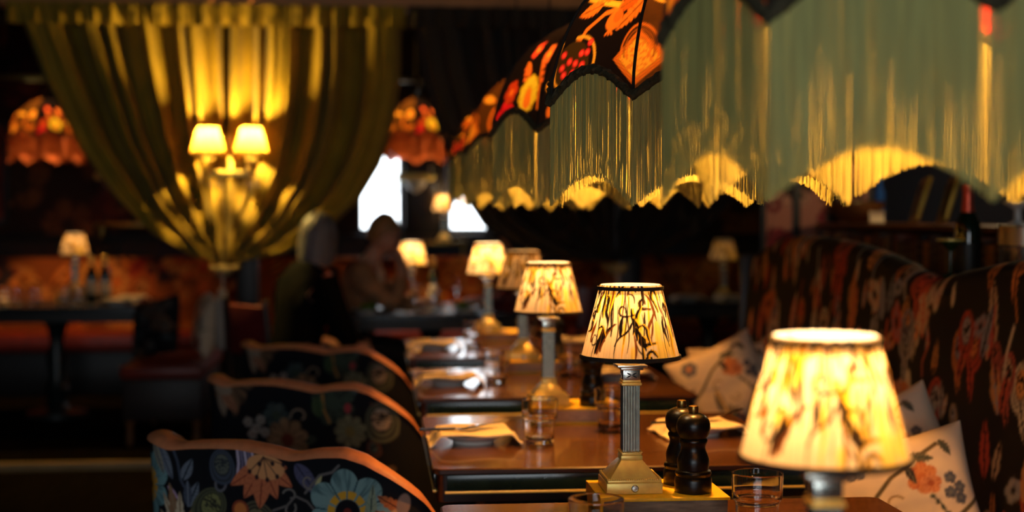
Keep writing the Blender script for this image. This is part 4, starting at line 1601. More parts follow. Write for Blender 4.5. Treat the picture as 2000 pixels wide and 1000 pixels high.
def make_pendant(label, zhang):
    """origin at the hem; panel k faces angle (k*45 deg); the cable reaches up zhang metres"""
    t = thing('pendant_lamp', label, 'pendant lamp', (0, 0, 0), 0, 'fringed octagonal pendant lamps')
    pu = np.linspace(-0.5, 0.5, NPU)
    for k in range(8):
        a0 = R(k * 45)
        n = (math.cos(a0), math.sin(a0))
        tn = (-n[1], n[0])
        vv = np.linspace(0, 1, NPV)
        lo = scal(pu)
        V = lo[None] + (0.345 - lo[None]) * vv[:, None]
        ap = np.interp(V, DV, DA) * PAP
        half = ap * math.tan(PI / 8) * 2
        X = ap * n[0] + half * pu[None] * tn[0]
        Y = ap * n[1] + half * pu[None] * tn[1]
        P = np.stack([X, Y, BRZ + V], -1)
        U = np.tile(pu * PS, (NPV, 1))
        p = Paint(U, V, S(17, 13, 15), 0.0034)
        paint_panel(p, k)
        MB().grid(P).build('fabric_panel', dome_print, t, colors=p.c, angle=None)
    for k in range(8):
        a = R(k * 45 + 22.5)
        pts = []
        for v in np.linspace(0.0, 0.345, 16):
            r = float(np.interp(v, DV, DA)) * PAP / math.cos(PI / 8) + 0.001
            pts.append((r * math.cos(a), r * math.sin(a), BRZ + v))
        MB().tube(pts, 0.0035, 6).build('rib', black_trim, t)
    # braid: two twisted cords following the scallops
    br = MB()
    npt = 26
    loop = []
    for k in range(8):
        a0 = R(k * 45)
        n = (math.cos(a0), math.sin(a0))
        tn = (-n[1], n[0])
        for i in range(npt):
            q = -0.5 + i / npt
            z = float(scal(q))
            loop.append(((PAP + 0.003) * n[0] + PS * q * tn[0], (PAP + 0.003) * n[1] + PS * q * tn[1], BRZ + z))
    br.tube(loop, 0.0085, 8, closed=True)
    for ph in (0.0, PI):
        lp = []
        for i, q in enumerate(loop):
            w = i * 1.25 + ph
            rr = math.hypot(q[0], q[1])
            lp.append((q[0] * (1 + 0.007 * math.cos(w) / rr), q[1] * (1 + 0.007 * math.cos(w) / rr), q[2] + 0.007 * math.sin(w)))
        br.tube(lp, 0.005, 6, closed=True)
    br.build('braid', braid_m, t)
    # fringe threads
    rg = random.Random(31)
    fr = MB()
    for layer in range(2):
        for k in range(8):
            a0 = R(k * 45)
            n = (math.cos(a0), math.sin(a0))
            tn = (-n[1], n[0])
            cnt = 128
            gap = 0
            for i in range(cnt):
                q = -0.5 + (i + 0.5 * layer) / cnt
                # loose places where the threads part
                part_ = 0.003 + (0.72 if (0.425 < q < 0.470) else 0) + (0.10 if abs(q - (0.06 if k % 2 else -0.2)) < 0.03 else 0)
                if gap > 0:
                    gap -= 1
                    continue
                if rg.random() < part_ * (0.55 if layer == 0 else 0.75):
                    gap = rg.choice((0, 0, 1))
                    continue
                wd = PS / cnt * rg.uniform(0.9, 1.15) * 0.5
                off = PAP + (0.0015 if layer == 0 else -0.0020) + rg.uniform(-0.0006, 0.0006)
                z1 = BRZ + float(scal(q)) - 0.004
                z0 = float(scal(q)) + rg.uniform(-0.003, 0.003)
                rows = []
                sway = rg.uniform(-0.0022, 0.0022)
                for j, f_ in enumerate((0.0, 0.35, 0.7, 0.95, 1.0)):
                    z = z1 + (z0 - z1) * f_
                    c = PS * q + sway * f_ * f_
                    o_ = off + (rg.uniform(-0.003, 0.003) * (f_ > 0.9))
                    w_ = wd * (0.8 if j == 4 else 1)
                    rows.append([(o_ * n[0] + (c - w_) * tn[0], o_ * n[1] + (c - w_) * tn[1], z),
                                 ((o_ + wd * 0.8) * n[0] + c * tn[0], (o_ + wd * 0.8) * n[1] + c * tn[1], z),
                                 (o_ * n[0] + (c + w_) * tn[0], o_ * n[1] + (c + w_) * tn[1], z)])
                fr.grid(np.array(rows))
    fr.build('fringe', fringe_m, t, kind='stuff', angle=None)
    # fittings
    MB().lathe([(0.0, 0.552), (0.045, 0.550), (0.048, 0.545), (0.044, 0.54), (0.0, 0.54)], 24).build('top_cap', old_brass, t)
    MB().lathe([(0.0, 0.55), (0.010, 0.55), (0.012, 0.57), (0.006, 0.585), (0.0, 0.585)], 14).tube([(0, 0, 0.58), (0, 0, zhang)], 0.0035, 8).build('cable', black_trim, t)
    MB().lathe([(0.0, zhang), (0.05, zhang), (0.055, zhang - 0.012), (0.03, zhang - 0.035), (0.0, zhang - 0.04)], 24).build('ceiling_rose', old_brass, t)
    MB().lathe([(0.0, 0.545), (0.018, 0.545), (0.018, 0.515), (0.012, 0.508), (0.0, 0.508)], 16).build('bulb_holder', black_gloss, t)
    MB().sphere((0, 0, 0.483), 0.028, 16).build('bulb', bulb_glow, t)
    return t


HEM = 1.362
pend0 = make_pendant('x', ZC - HEM)
PEND = [('huge blurred green-fringed pendant lamp nearest, filling the upper corner', (0.69, 1.82), -117 - 90, 56.0),
        ('green-fringed floral pendant lamp with dotted heart and orange fruit', (0.67, 2.99), -102 - 45, 70.0),
        ('green-fringed floral pendant lamp with yellow dahlia and red blossom', (0.65, 4.12), -110 - 135, 66.0),
        ('fringed floral pendant lamp just beyond the yellow dahlia one', (0.65, 5.42), -105 + 90, 50.0),
        ('dim fringed pendant lamp last in the row over the tables', (0.65, 6.72), -105 + 135, 50.0)]
for i, (lb, (x, y), rz, pw) in enumerate(PEND):
    if i == 0:
        pe = pend0
        pe['label'] = lb
        pe.location = (x, y, HEM)
        pe.rotation_euler = (0, 0, R(rz))
    else:
        pe = dup(pend0, lb, (x, y, HEM), R(rz))
    bulb_light(pe, 0.42, pw, AMBER, 0.03)

# pendants of the far bays: same make, smaller, with brass hanging bar
for lb, loc in (('small glowing pendant lamp half hidden by the olive curtain edge', (-2.30, 10.27, 1.69)),
                ('small glowing pendant lamp hanging before the bright far windows', (0.265, 10.03, 1.69))):
    pe = dup(pend0, lb, loc, R(20), None, 0.82)
    pe['group'] = 'small pendant lamps of the far bays'
    for ch in pe.children:
        if ch.name.startswith('fringe'):
            if 'FAR_FRINGE' not in globals():
                FAR_FRINGE = ch.data.copy()
                FAR_FRINGE.materials.clear()
                FAR_FRINGE.materials.append(mat('rust_brown_fringe', S(132, 66, 26), 0.7, var=0.25, scale=7, stretch=(22, 22, 1), transl=0.22))
            ch.data = FAR_FRINGE
    for ch in list(pe.children):
        if ch.name.split('.')[0] in ('cable', 'ceiling_rose'):
            bpy.data.objects.remove(ch)
    zc = (ZC - loc[2]) / 0.82
    MB().tube([(0, 0, 0.58), (0, 0, 0.60), (0.03, 0, 0.63), (0.04, 0, 0.67), (0.0, 0, 0.70), (0, 0, zc)], 0.009, 8).build('cable', old_brass, pe)
    MB().box((0, 0, 0.705), (0.34, 0.03, 0.035), 0.006).build('hanging_bar', old_brass, pe)
    bulb_light(pe, 0.40, 46.0, (1.0, 0.55, 0.17), 0.03)

# ------------------------------------------------------------------ twin wall lamp on the post, in front of the curtain
SS_MB, SS_C = pleated_shade(0.093, 0.055, 0.135, 30, 240, 30, 6)
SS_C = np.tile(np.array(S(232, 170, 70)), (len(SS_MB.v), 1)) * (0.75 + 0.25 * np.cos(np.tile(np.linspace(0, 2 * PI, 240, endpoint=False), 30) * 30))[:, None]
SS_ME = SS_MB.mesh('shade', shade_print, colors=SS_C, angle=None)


def sconce(label, loc):
    t = thing('wall_sconce', label, 'wall lamp', loc)
    MB().lathe([(0.0, 0), (0.06, 0.0), (0.06, 0.008), (0.04, 0.018), (0.02, 0.03), (0.0, 0.032)], 24).build('backplate', old_brass, t, (0, 0.13, -0.10), (R(90), 0, 0))
    MB().box((0, 0, -0.185), (0.24, 0.035, 0.035), 0.008).tube([(0, 0.12, -0.10), (0, 0.06, -0.14), (0, 0.0, -0.185)], 0.011, 8).build('cross_bar', brass, t)
    for s in (-1, 1):
        a = MB().tube([(s * 0.113, 0, -0.18), (s * 0.115, 0, -0.10), (s * 0.115, 0, -0.03)], 0.010, 10).lathe([(0.0, -0.115), (0.034, -0.11), (0.030, -0.10), (0.0, -0.098)], 20, (s * 0.115, 0, 0))
        ar = a.build('arm', brass, t)
        place('bulb', BULB_ME, ar, (s * 0.115, 0, -0.03))
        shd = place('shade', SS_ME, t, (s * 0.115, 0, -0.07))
        MB().lathe([(0.091, -0.004), (0.096, -0.004), (0.096, 0.006), (0.091, 0.006), (0.091, -0.0039)], 40).build('binding', old_brass, shd)
        for k in range(3):
            MB().sphere((s * (0.06 + 0.045 * k), 0, -0.225 - 0.0), 0.008, 8).sphere((s * (0.06 + 0.045 * k), 0, -0.25), 0.012, 8, (1, 1, 1.6)).tube([(s * (0.06 + 0.045 * k), 0, -0.20), (s * (0.06 + 0.045 * k), 0, -0.25)], 0.002, 5).build('crystal_drop', glass, t)
        bulb_light(t, 0.022, 42.0, (1.0, 0.66, 0.15), 0.014, (s * 0.115, 0))
    MB().sphere((0, 0, -0.01), 0.03, 12, (0.7, 0.7, 1.3)).tube([(0, 0, -0.17), (0, 0, 0.03)], 0.008, 8).build('finial', brass, t)
    return t


sconce('twin-shaded wall lamp glowing in front of the olive curtain', (-0.80, 7.90, 1.745))


def bracket(label, loc):
    """unlit twin bracket lamp with crystal drops hung on the far wall"""
    t = thing('crystal_bracket', label, 'wall lamp', loc)
    MB().box((0, 0, 0), (0.30, 0.04, 0.05), 0.01).tube([(0, 0, 0), (0, 0.06, 0.02)], 0.014, 8).build('cross_bar', brass, t)
    MB().lathe([(0.0, -0.13), (0.05, -0.10), (0.085, -0.05), (0.09, -0.03), (0.086, -0.03), (0.0, -0.09)], 24).build('glass_bowl', mat('frosted_glass', S(220, 214, 200), 0.4, transl=0.5, var=0.05), t)
    for x in (-0.15, -0.14, 0.14, 0.16):
        MB().sphere((x, 0.0, -0.05), 0.012, 8).sphere((x, 0, -0.11), 0.014, 8, (1, 1, 1.7)).tube([(x, 0, -0.02), (x, 0, -0.11)], 0.002, 5).build('crystal_drop', glass, t)
    for s in (-1, 1):
        MB().tube([(s * 0.12, 0, 0.02), (s * 0.12, 0, 0.09)], 0.010, 8).build('candle_tube', linen, t)
    return t


bracket('brass bracket with crystal drops beside the hidden pendant lamp', (-2.02, YB - 0.30, 1.63)).location.y = YB - 0.075
bracket('brass bracket with white glass bowl between the far windows', (0.295, YB - 0.10, 1.63))

# ------------------------------------------------------------------ far tables and what stands on them
def far_table(label, x, y, w, d):
    t = thing('pedestal_table', label, 'table', (x, y, 0), 0, 'dark tables of the far bays')
    rounded_slab(-w / 2, w / 2, -d / 2, d / 2, TZ - 0.035, TZ, 0.06).build('tabletop', mat('blue_black_table', S(34, 36, 42), 0.25, var=0.2), t)
    rounded_slab(-w / 2 + 0.04, w / 2 - 0.04, -d / 2 + 0.04, d / 2 - 0.04, TZ - 0.10, TZ - 0.035, 0.03).build('apron', wood_black, t)
    MB().lathe([(0.20, 0.0), (0.20, 0.03), (0.09, 0.06), (0.06, 0.10), (0.085, 0.18), (0.05, 0.26), (0.07, 0.40), (0.045, 0.48), (0.06, 0.58), (0.10, 0.65)], 24).build('pedestal', mat('green_black_paint', S(22, 30, 30), 0.35, var=0.2), t)
    return t


far_table('dark pedestal table with lamp and wine bottles by the orange banquette', -2.12, 9.72, 1.25, 0.9)
far_table('dark table where the diners sit below the windows', 0.33, 8.98, 1.10, 1.05)
far_table('dark table in the far corner with the dim lamp', 2.28, 9.75, 0.9, 0.8)
dup(bk0, 'yellow book under the lamp on the table of bottles', (-2.04, 10.02, TZ))
table_lamp('lit table lamp standing among glasses before the orange banquette', (-2.06, 10.02, bookz), 0.8)
table_lamp('lit table lamp on the diners\' table below the far windows', (0.215, 9.20, TZ), 5.5)
table_lamp('lit yellow table lamp seen between the two far windows', (0.518, YB - 0.13, 1.124), 3.5, 0, 0.9)
table_lamp('unlit grey table lamp in the far corner', (2.41, 9.85, TZ), 0.04)
far_shelf(0.33, 0.70, 1.10, 'small wall shelf holding the yellow lamp between the far windows')


def wine_bottle(label, loc, gold=True, name='wine_bottle'):
    t = thing(name, label, 'bottle', loc, 0, 'dark wine bottles')
    MB().lathe([(0.0, 0), (0.036, 0.0), (0.038, 0.006), (0.038, 0.17), (0.033, 0.195), (0.018, 0.225), (0.0145, 0.25), (0.0145, 0.285), (0.0, 0.285)], 24).build('body', green_glass, t)
    MB().lathe([(0.0168 if gold else 0.0205, 0.245 if gold else 0.215), (0.0155, 0.255), (0.0155, 0.287), (0.0165, 0.29), (0.0165, 0.302), (0.012, 0.306), (0.0, 0.306)], 20).build('foil', brass if gold else mat('pink_copper_foil', S(226, 96, 70), 0.35, 0.7, var=0.15, scale=60), t)
    MB().lathe([(0.0384, 0.05), (0.0386, 0.052), (0.0386, 0.13), (0.0384, 0.132)], 24).build('label', linen if gold else mat('black_label', S(30, 26, 18), 0.5), t)
    return t


wb0 = wine_bottle('gold-capped wine bottle nearer the lamp on the far table', (-1.93, 9.92, TZ))
dup(wb0, 'gold-capped wine bottle farther from the lamp on the far table', (-1.85, 9.97, TZ))
dup(wb0, 'gold-capped wine bottle among the diners\' glasses', (0.36, 9.32, TZ))
for i, (x, y) in enumerate(((-2.42, 9.60), (-2.33, 9.52), (-2.22, 9.55), (-2.02, 9.50), (-1.95, 9.58))):
    g = gl0.copy()
    COL.objects.link(g)
    g.location = (x, y, TZ)
    g['label'] = ('tumbler first in the line before the far lamp', 'tumbler second in the line before the far lamp', 'tumbler third in the line, just before the far lamp',
                  'tumbler fourth in the line before the far bottles', 'tumbler fifth in the line, under the far bottles')[i]
setting(-2.56, 9.72, 0.0, 'far table, beside the frame edge', 6, False)
setting(-1.70, 9.58, 0.0, 'far table, below the bottles', 7, False)
setting(-1.66, 9.92, 0.2, 'far table, next to the orange banquette', 8, False)
setting(2.10, 9.58, 0.0, 'corner table below the dim lamp', 9, False)
setting(2.42, 9.62, 0.1, 'corner table behind the scalloped banquette', 10, False)


def wine_glass(label, loc):
    mb = MB().lathe([(0.0, 0.0), (0.034, 0.0), (0.034, 0.002), (0.006, 0.006), (0.0035, 0.012), (0.0035, 0.085), (0.012, 0.095), (0.036, 0.125), (0.040, 0.15), (0.037, 0.175), (0.0335, 0.192), (0.033, 0.195),
                     (0.0322, 0.195), (0.0326, 0.192), (0.036, 0.175), (0.039, 0.15), (0.035, 0.126), (0.010, 0.098), (0.0, 0.096)], 32)
    return tag(mb.build('wine_glass', glass, loc=loc, angle=60), label, 'glass', 'stemmed glasses on the diners\' table')


for lb, x, y in (('stemmed wine glass near the tan-jacketed diner\'s hand', 0.22, 8.56), ('stemmed wine glass before the diners\' lamp', 0.34, 8.72),
                 ('stemmed wine glass beyond the diners\' lamp', 0.10, 9.36), ('stemmed wine glass before the red-shirted diner', 0.50, 9.16)):
    wine_glass(lb, (x, y, TZ))
# salad and main plates of the diners
def salad(label, x, y, cols, seed):
    t = thing('salad_plate', label, 'plate', (x, y, TZ))
    MB().lathe(PLATE, 40).build('dish', china, t)
    rg = random.Random(seed)
    for i in range(14):
        a, r_ = rg.uniform(0, 6.28), rg.uniform(0.0, 0.06)
        c = (r_ * math.cos(a), r_ * math.sin(a), 0.02 + rg.uniform(0, 0.025))
        L = rg.uniform(0.025, 0.045)
        an = rg.uniform(0, 6.28)
        P = np.zeros((5, 5, 3))
        for p_ in range(5):
            for q in range(5):
                s_, w_ = p_ / 4, (q / 2 - 1)
                wd = 0.018 * math.sin(PI * (0.1 + 0.85 * s_))
                lx, ly = L * (s_ - 0.5), wd * w_
                P[p_, q] = (c[0] + lx * math.cos(an) - ly * math.sin(an), c[1] + lx * math.sin(an) + ly * math.cos(an), c[2] + 0.008 * w_ * w_ + 0.010 * math.sin(s_ * 5 + i))
        mb = MB().grid(P)
        Q = P.copy()
        Q[:, :, 2] -= 0.0015
        mb.grid(Q[:, ::-1])
        mb.build('leaf', mat('salad_%d' % (i % 2), cols[i % 2], 0.5, var=0.3), t)
    return t


salad('plate of green salad leaves on the diners\' table', -0.07, 8.57, [S(120, 150, 30), S(60, 96, 24)], 3)
salad('plate of mixed leaves before the diners\' lamp', 0.52, 8.62, [S(120, 150, 30), S(60, 96, 24)], 4)


# ------------------------------------------------------------------ people
def skin_mesh(name, joints, edges, m, root, sub=2):
    """continuous surface grown over a skeleton: joints = {key: (x, y, z, radius)}"""
    keys = list(joints)
    idx = {k: i for i, k in enumerate(keys)}
    me = bpy.data.meshes.new(name)
    me.from_pydata([joints[k][:3] for k in keys], [(idx[a], idx[b]) for a, b in edges], [])
    o = bpy.data.objects.new(name, me)
    COL.objects.link(o)
    o.modifiers.new('skin', 'SKIN')
    o.modifiers['skin'].use_smooth_shade = True
    sv = me.skin_vertices[0].data
    for k in keys:
        r = joints[k][3]
        sv[idx[k]].radius = r if hasattr(r, '__len__') else (r, r)
        sv[idx[k]].use_root = (k == root)
    o.modifiers.new('sub', 'SUBSURF').levels = sub
    o.modifiers['sub'].render_levels = sub
    dg = bpy.context.evaluated_depsgraph_get()
    dg.update()
    out = bpy.data.meshes.new_from_object(o.evaluated_get(dg))
    bpy.data.objects.remove(o)
    out.materials.clear()
    out.materials.append(m)
    out.polygons.foreach_set('use_smooth', [True] * len(out.polygons))
    return out


def head_mb(hc, yaw, tilt, m_name):
    """head with brow, nose, lips, chin and ears; looks along +x before yaw"""
    n, k = 36, 28
    v, f = [], []
    for j in range(k + 1):
        t_ = PI * j / k
        for i in range(n):
            a = 2 * PI * i / n
            x, y, z = math.sin(t_) * math.cos(a), math.sin(t_) * math.sin(a), math.cos(t_)
            rx, ry, rz = 0.098, 0.076, 0.118
            X, Y, Z = x * rx, y * ry, z * rz
            if Z < -0.02:                      # jaw narrows to the chin
                q = (-0.02 - Z) / 0.1
                Y *= 1 - 0.42 * q
                X = X * (1 - 0.12 * q) + 0.018 * q
            fr = max(0, math.cos(a)) ** 8 * max(0, math.sin(t_))
            X += 0.020 * fr * math.exp(-((Z + 0.018) / 0.018) ** 2) * math.exp(-(Y / 0.014) ** 2)     # nose
            X -= 0.010 * math.exp(-((Z - 0.012) / 0.012) ** 2) * math.exp(-((abs(Y) - 0.032) / 0.014) ** 2) * (x > 0)   # eye sockets
            X += 0.006 * math.exp(-((Z - 0.034) / 0.012) ** 2) * (x > 0.2)       # brow
            X += 0.007 * math.exp(-((Z + 0.056) / 0.008) ** 2) * math.exp(-(Y / 0.022) ** 2) * (x > 0)  # lips
            v.append((X, Y, Z))
    for j in range(k):
        for i in range(n):
            q = (i + 1) % n
            f.append((j * n + i, (j + 1) * n + i, (j + 1) * n + q, j * n + q))
    mb = MB().add(v, f)
    for s in (-1, 1):
        mb.sphere((-0.005, s * 0.077, -0.005), 0.028, 10, (0.75, 0.3, 1.15))
    M = Matrix.Translation(hc) @ Matrix.Rotation(yaw, 4, 'Z') @ Matrix.Rotation(tilt, 4, 'Y')
    mb.v = [tuple(M @ Vector(q)) for q in mb.v]
    return mb, M


def hand_chain(J, E, pre, wrist, direction, palm_n, size=0.085, curl=0.5):
    """adds palm and five bent fingers to a skeleton"""
    d = Vector(direction).normalized()
    nrm = Vector(palm_n).normalized()
    side = d.cross(nrm).normalized()
    w = Vector(wrist)
    pc = w + d * size * 0.55
    J[pre + 'palm'] = (*pc, (0.030, 0.016))
    E.append((pre + 'wrist', pre + 'palm'))
    for i, (o_, L) in enumerate(((-0.030, 0.062), (-0.010, 0.076), (0.010, 0.072), (0.030, 0.056))):
        k0 = w + d * size * 1.0 + side * o_
        k1 = k0 + (d + nrm * curl * 0.4).normalized() * L * 0.5
        k2 = k1 + (d + nrm * curl * 1.6).normalized() * L * 0.5
        for nm, q, r in (('a', k0, 0.0105), ('b', k1, 0.0092), ('c', k2, 0.0075)):
            J[pre + 'f%d%s' % (i, nm)] = (*q, r)
        E += [(pre + 'palm', pre + 'f%da' % i), (pre + 'f%da' % i, pre + 'f%db' % i), (pre + 'f%db' % i, pre + 'f%dc' % i)]
    t0 = w + d * size * 0.35 - side * 0.036 + nrm * 0.008
    t1 = t0 + (d * 0.7 - side * 0.7).normalized() * 0.032
    t2 = t1 + (d * 1.0 - side * 0.2 + nrm * 0.3).normalized() * 0.028
    for nm, q, r in (('t0', t0, 0.013), ('t1', t1, 0.0105), ('t2', t2, 0.008)):
        J[pre + nm] = (*q, r)
    E += [(pre + 'palm', pre + 't0'), (pre + 't0', pre + 't1'), (pre + 't1', pre + 't2')]


skin_m = mat('skin', S(220, 150, 116), 0.5, var=0.08, scale=30)


def person(label, base, rz, head_yaw, head_tilt, lean, arms, top_m, hair, trousers=None, shirt_m=None, high_collar=False):
    """seated figure: local +x is where the lap points; origin at the floor below the hips"""
    t = thing('person', label, 'person', base, rz)
    J, E = {}, []
    L = lean
    J['pelvis'] = (0, 0, 0.53, (0.15, 0.12))
    J['waist'] = (0.02 + L * 0.3, 0, 0.68, (0.13, 0.105))
    J['chest'] = (0.02 + L * 0.75, 0, 0.86, (0.155, 0.115))
    J['neck0'] = (0.01 + L * 1.05, 0, 1.00, (0.075, 0.07))
    J['neck'] = (0.02 + L * 1.2, 0, 1.07, 0.052)
    J['skull'] = (0.03 + L * 1.4, 0, 1.16, 0.058)
    E += [('pelvis', 'waist'), ('waist', 'chest'), ('chest', 'neck0'), ('neck0', 'neck'), ('neck', 'skull')]
    for s, nm in ((1, 'l'), (-1, 'r')):
        J[nm + 'hip'] = (0.05, s * 0.10, 0.52, 0.095)
        J[nm + 'knee'] = (0.45, s * 0.12, 0.50, 0.065)
        J[nm + 'ankle'] = (0.42, s * 0.12, 0.09, 0.042)
        J[nm + 'toe'] = (0.58, s * 0.13, 0.04, 0.036)
        E += [('pelvis', nm + 'hip'), (nm + 'hip', nm + 'knee'), (nm + 'knee', nm + 'ankle'), (nm + 'ankle', nm + 'toe')]
        sh_, el, wr, hd, pn = arms[0 if s == 1 else 1]
        J[nm + 'sho'] = (0.015 + L * 0.95, s * 0.175, 0.955, 0.062)
        J[nm + 'elb'] = (*el, 0.044)
        J[nm + 'wrist'] = (*wr, 0.029)
        E += [('neck0', nm + 'sho'), (nm + 'sho', nm + 'elb'), (nm + 'elb', nm + 'wrist')]
        hand_chain(J, E, nm, wr, hd, pn)
    body = skin_mesh('body', J, E, skin_m, 'pelvis')
    # the head joins the same mesh
    hc = Vector((0.045 + L * 1.5, 0, 1.215))
    hm, M = head_mb(hc, head_yaw, head_tilt, 'head')
    o = place('body', body, t)
    bm = bmesh.new()
    bm.from_mesh(body)
    tmp = hm.mesh('head_tmp', skin_m, angle=None)
    bm.from_mesh(tmp)
    for f in bm.faces:
        f.smooth = True
    bm.to_mesh(body)
    bm.free()
    bpy.data.meshes.remove(tmp)
    # face details
    eyes = MB()
    for s in (-1, 1):
        eyes.sphere(tuple(M @ Vector((0.0735, s * 0.032, 0.012))), 0.0105, 10)
    eyes.build('eyes', mat('dark_eye', S(58, 44, 36), 0.2, var=0.0), t)
    ms = MB().sphere((0, 0, 0), 0.02, 12, (0.35, 1.1, 0.28))
    ms.v = [tuple(M @ (Vector(q) + Vector((0.094, 0, -0.056)))) for q in ms.v]
    ms.build('lips', mat('lips', S(170, 80, 70), 0.4, var=0.05), t)
    bw = MB()
    for s in (-1, 1):
        bw.tube([tuple(M @ Vector(q)) for q in ((0.094, s * 0.016, 0.036), (0.090, s * 0.034, 0.040), (0.078, s * 0.050, 0.034))], 0.004, 6)
    bw.build('eyebrows', hair[1], t)
    # clothing: the same skeleton, a little larger, ends at wrists, neck and ankles
    keep = [k for k in J if 'f' not in k[1:3] or k in ('neck0',)]
    JJ = {}
    for k in ('pelvis', 'waist', 'chest', 'neck0', 'lsho', 'lelb', 'rsho', 'relb'):
        q = J[k]
        r = q[3] if hasattr(q[3], '__len__') else (q[3], q[3])
        g = 0.024 if k != 'neck0' else 0.020
        JJ[k] = (*q[:3], (r[0] + g, r[1] + g))
    for nm in 'lr':
        e_, w_ = Vector(J[nm + 'elb'][:3]), Vector(J[nm + 'wrist'][:3])
        cpos = e_ + (w_ - e_) * 0.86
        JJ[nm + 'cuff'] = (*cpos, 0.050)
    EE = [('pelvis', 'waist'), ('waist', 'chest'), ('chest', 'neck0')]
    if high_collar:
        q = J['neck']
        JJ['neck'] = (q[0], q[1], q[2] + 0.02, 0.074)
        EE.append(('neck0', 'neck'))
    for nm in 'lr':
        EE += [('neck0', nm + 'sho'), (nm + 'sho', nm + 'elb'), (nm + 'elb', nm + 'cuff')]
    place('top', skin_mesh('top', JJ, EE, top_m, 'pelvis'), t)
    if shirt_m:
        MB().lathe([(0.050, 0.0), (0.064, -0.02), (0.072, -0.05), (0.066, -0.05), (0.046, 0.0)], 24).build('shirt_collar', shirt_m, t, (0.02 + L * 1.18, 0, 1.085), (0, R(14), 0))
        mb = MB().add([(0.150 + L * 0.8, -0.035, 1.0), (0.150 + L * 0.8, 0.035, 1.0), (0.178 + L * 0.7, 0.0, 0.80), (0.13 + L * 0.8, -0.035, 1.0), (0.13 + L * 0.8, 0.035, 1.0), (0.15 + L * 0.7, 0, 0.80)],
                      [(0, 2, 1), (3, 4, 5), (0, 1, 4, 3), (1, 2, 5, 4), (2, 0, 3, 5)])
        mb.build('shirt_front', shirt_m, t, smooth=False)
    TT = {}
    for k in ('pelvis', 'lhip', 'lknee', 'lankle', 'rhip', 'rknee', 'rankle'):
        q = J[k]
        r = q[3] if hasattr(q[3], '__len__') else (q[3], q[3])
        TT[k] = (*q[:3], (r[0] + 0.012, r[1] + 0.012))
    place('trousers', skin_mesh('trousers', TT, [('pelvis', 'lhip'), ('lhip', 'lknee'), ('lknee', 'lankle'), ('pelvis', 'rhip'), ('rhip', 'rknee'), ('rknee', 'rankle')], trousers or mat('black_cloth', S(14, 13, 14), 0.8), 'pelvis'), t)
    # hair: cap over the skull; 'bob' falls to the neck
    n, k = 40, 26
    kind, hm_ = hair
    P = np.zeros((k, n, 3))
    for j in range(k):
        for i in range(n):
            a = 2 * PI * i / n
            front = max(0.0, math.cos(a))
            low = (0.60 if kind == 'short' else 0.93) * (1 - front ** 2 * (0.45 if kind == 'short' else 0.62))
            th = PI * (0.001 + low * j / (k - 1))
            g = 1.12 + 0.03 * math.sin(a * 13 + j * 0.5) + 0.02 * math.sin(a * 29)
            z = math.cos(th) * 0.118 * g
            rr = math.sin(th) if th < PI / 2 or kind == 'short' else 1.0 - 0.22 * ((th - PI / 2) / (PI / 2)) ** 3
            z = z if not (kind == 'bob' and th > PI / 2) else -0.18 * ((th - PI / 2) / (PI / 2)) ** 0.9
            P[j, i] = (math.cos(a) * rr * 0.100 * g - 0.006, math.sin(a) * rr * 0.080 * g * (1.08 if kind == 'bob' else 1), z + 0.004)
    hb = MB().grid(P, wrap=True)
    hb.v = [tuple(M @ Vector(q)) for q in hb.v]
    hb.build('hair', hm_, t, angle=None)
    return t


grey_hair = mat('grey_blond_hair', S(92, 88, 92), 0.55, var=0.35, scale=40, stretch=(1, 1, 0.15))
brown_hair = mat('light_brown_hair', S(168, 116, 68), 0.5, var=0.4, scale=50, stretch=(1, 1, 0.3))
dark_hair = mat('dark_brown_hair', S(36, 24, 20), 0.5, var=0.3, scale=40)
person('grey-haired diner in black seen from behind, facing across the table', (-0.47, 7.66, 0), R(38), R(12), R(6), 0.10,
       [((0, 0, 0), (0.16, 0.27, 0.72), (0.32, 0.13, 0.635), (1, -0.3, -0.1), (0, 0, -1)), ((0, 0, 0), (0.16, -0.27, 0.72), (0.32, -0.13, 0.635), (1, 0.3, -0.1), (0, 0, -1))],
       mat('black_knit', S(6, 6, 7), 0.95, var=0.2, spec=0.1), ('bob', grey_hair), high_collar=True)
person('brown-haired diner in tan jacket resting chin on raised hand', (-0.24, 8.86, 0), R(-14), R(-30), R(18), 0.16,
       [((0, 0, 0), (0.27, 0.24, 0.78), (0.50, 0.12, 0.79), (1, -0.3, 0), (0, 0, -1)), ((0, 0, 0), (0.40, -0.19, 0.79), (0.425, -0.11, 1.00), (-0.25, 0.25, 1.0), (-0.8, 0.5, 0))],
       mat('tan_wool', S(160, 112, 76), 0.85, var=0.2), ('short', brown_hair), shirt_m=linen)
person('dark-haired diner in crimson shirt leaning on the table', (1.06, 8.92, 0), R(186), R(-6), R(10), 0.10,
       [((0, 0, 0), (0.24, 0.24, 0.76), (0.42, 0.08, 0.79), (1, -0.3, 0), (0, 0, -1)), ((0, 0, 0), (0.24, -0.24, 0.76), (0.45, -0.12, 0.79), (1, 0.2, 0), (0, 0, -1))],
       mat('crimson_cotton', S(96, 16, 24), 0.85, var=0.2), ('bob', dark_hair))


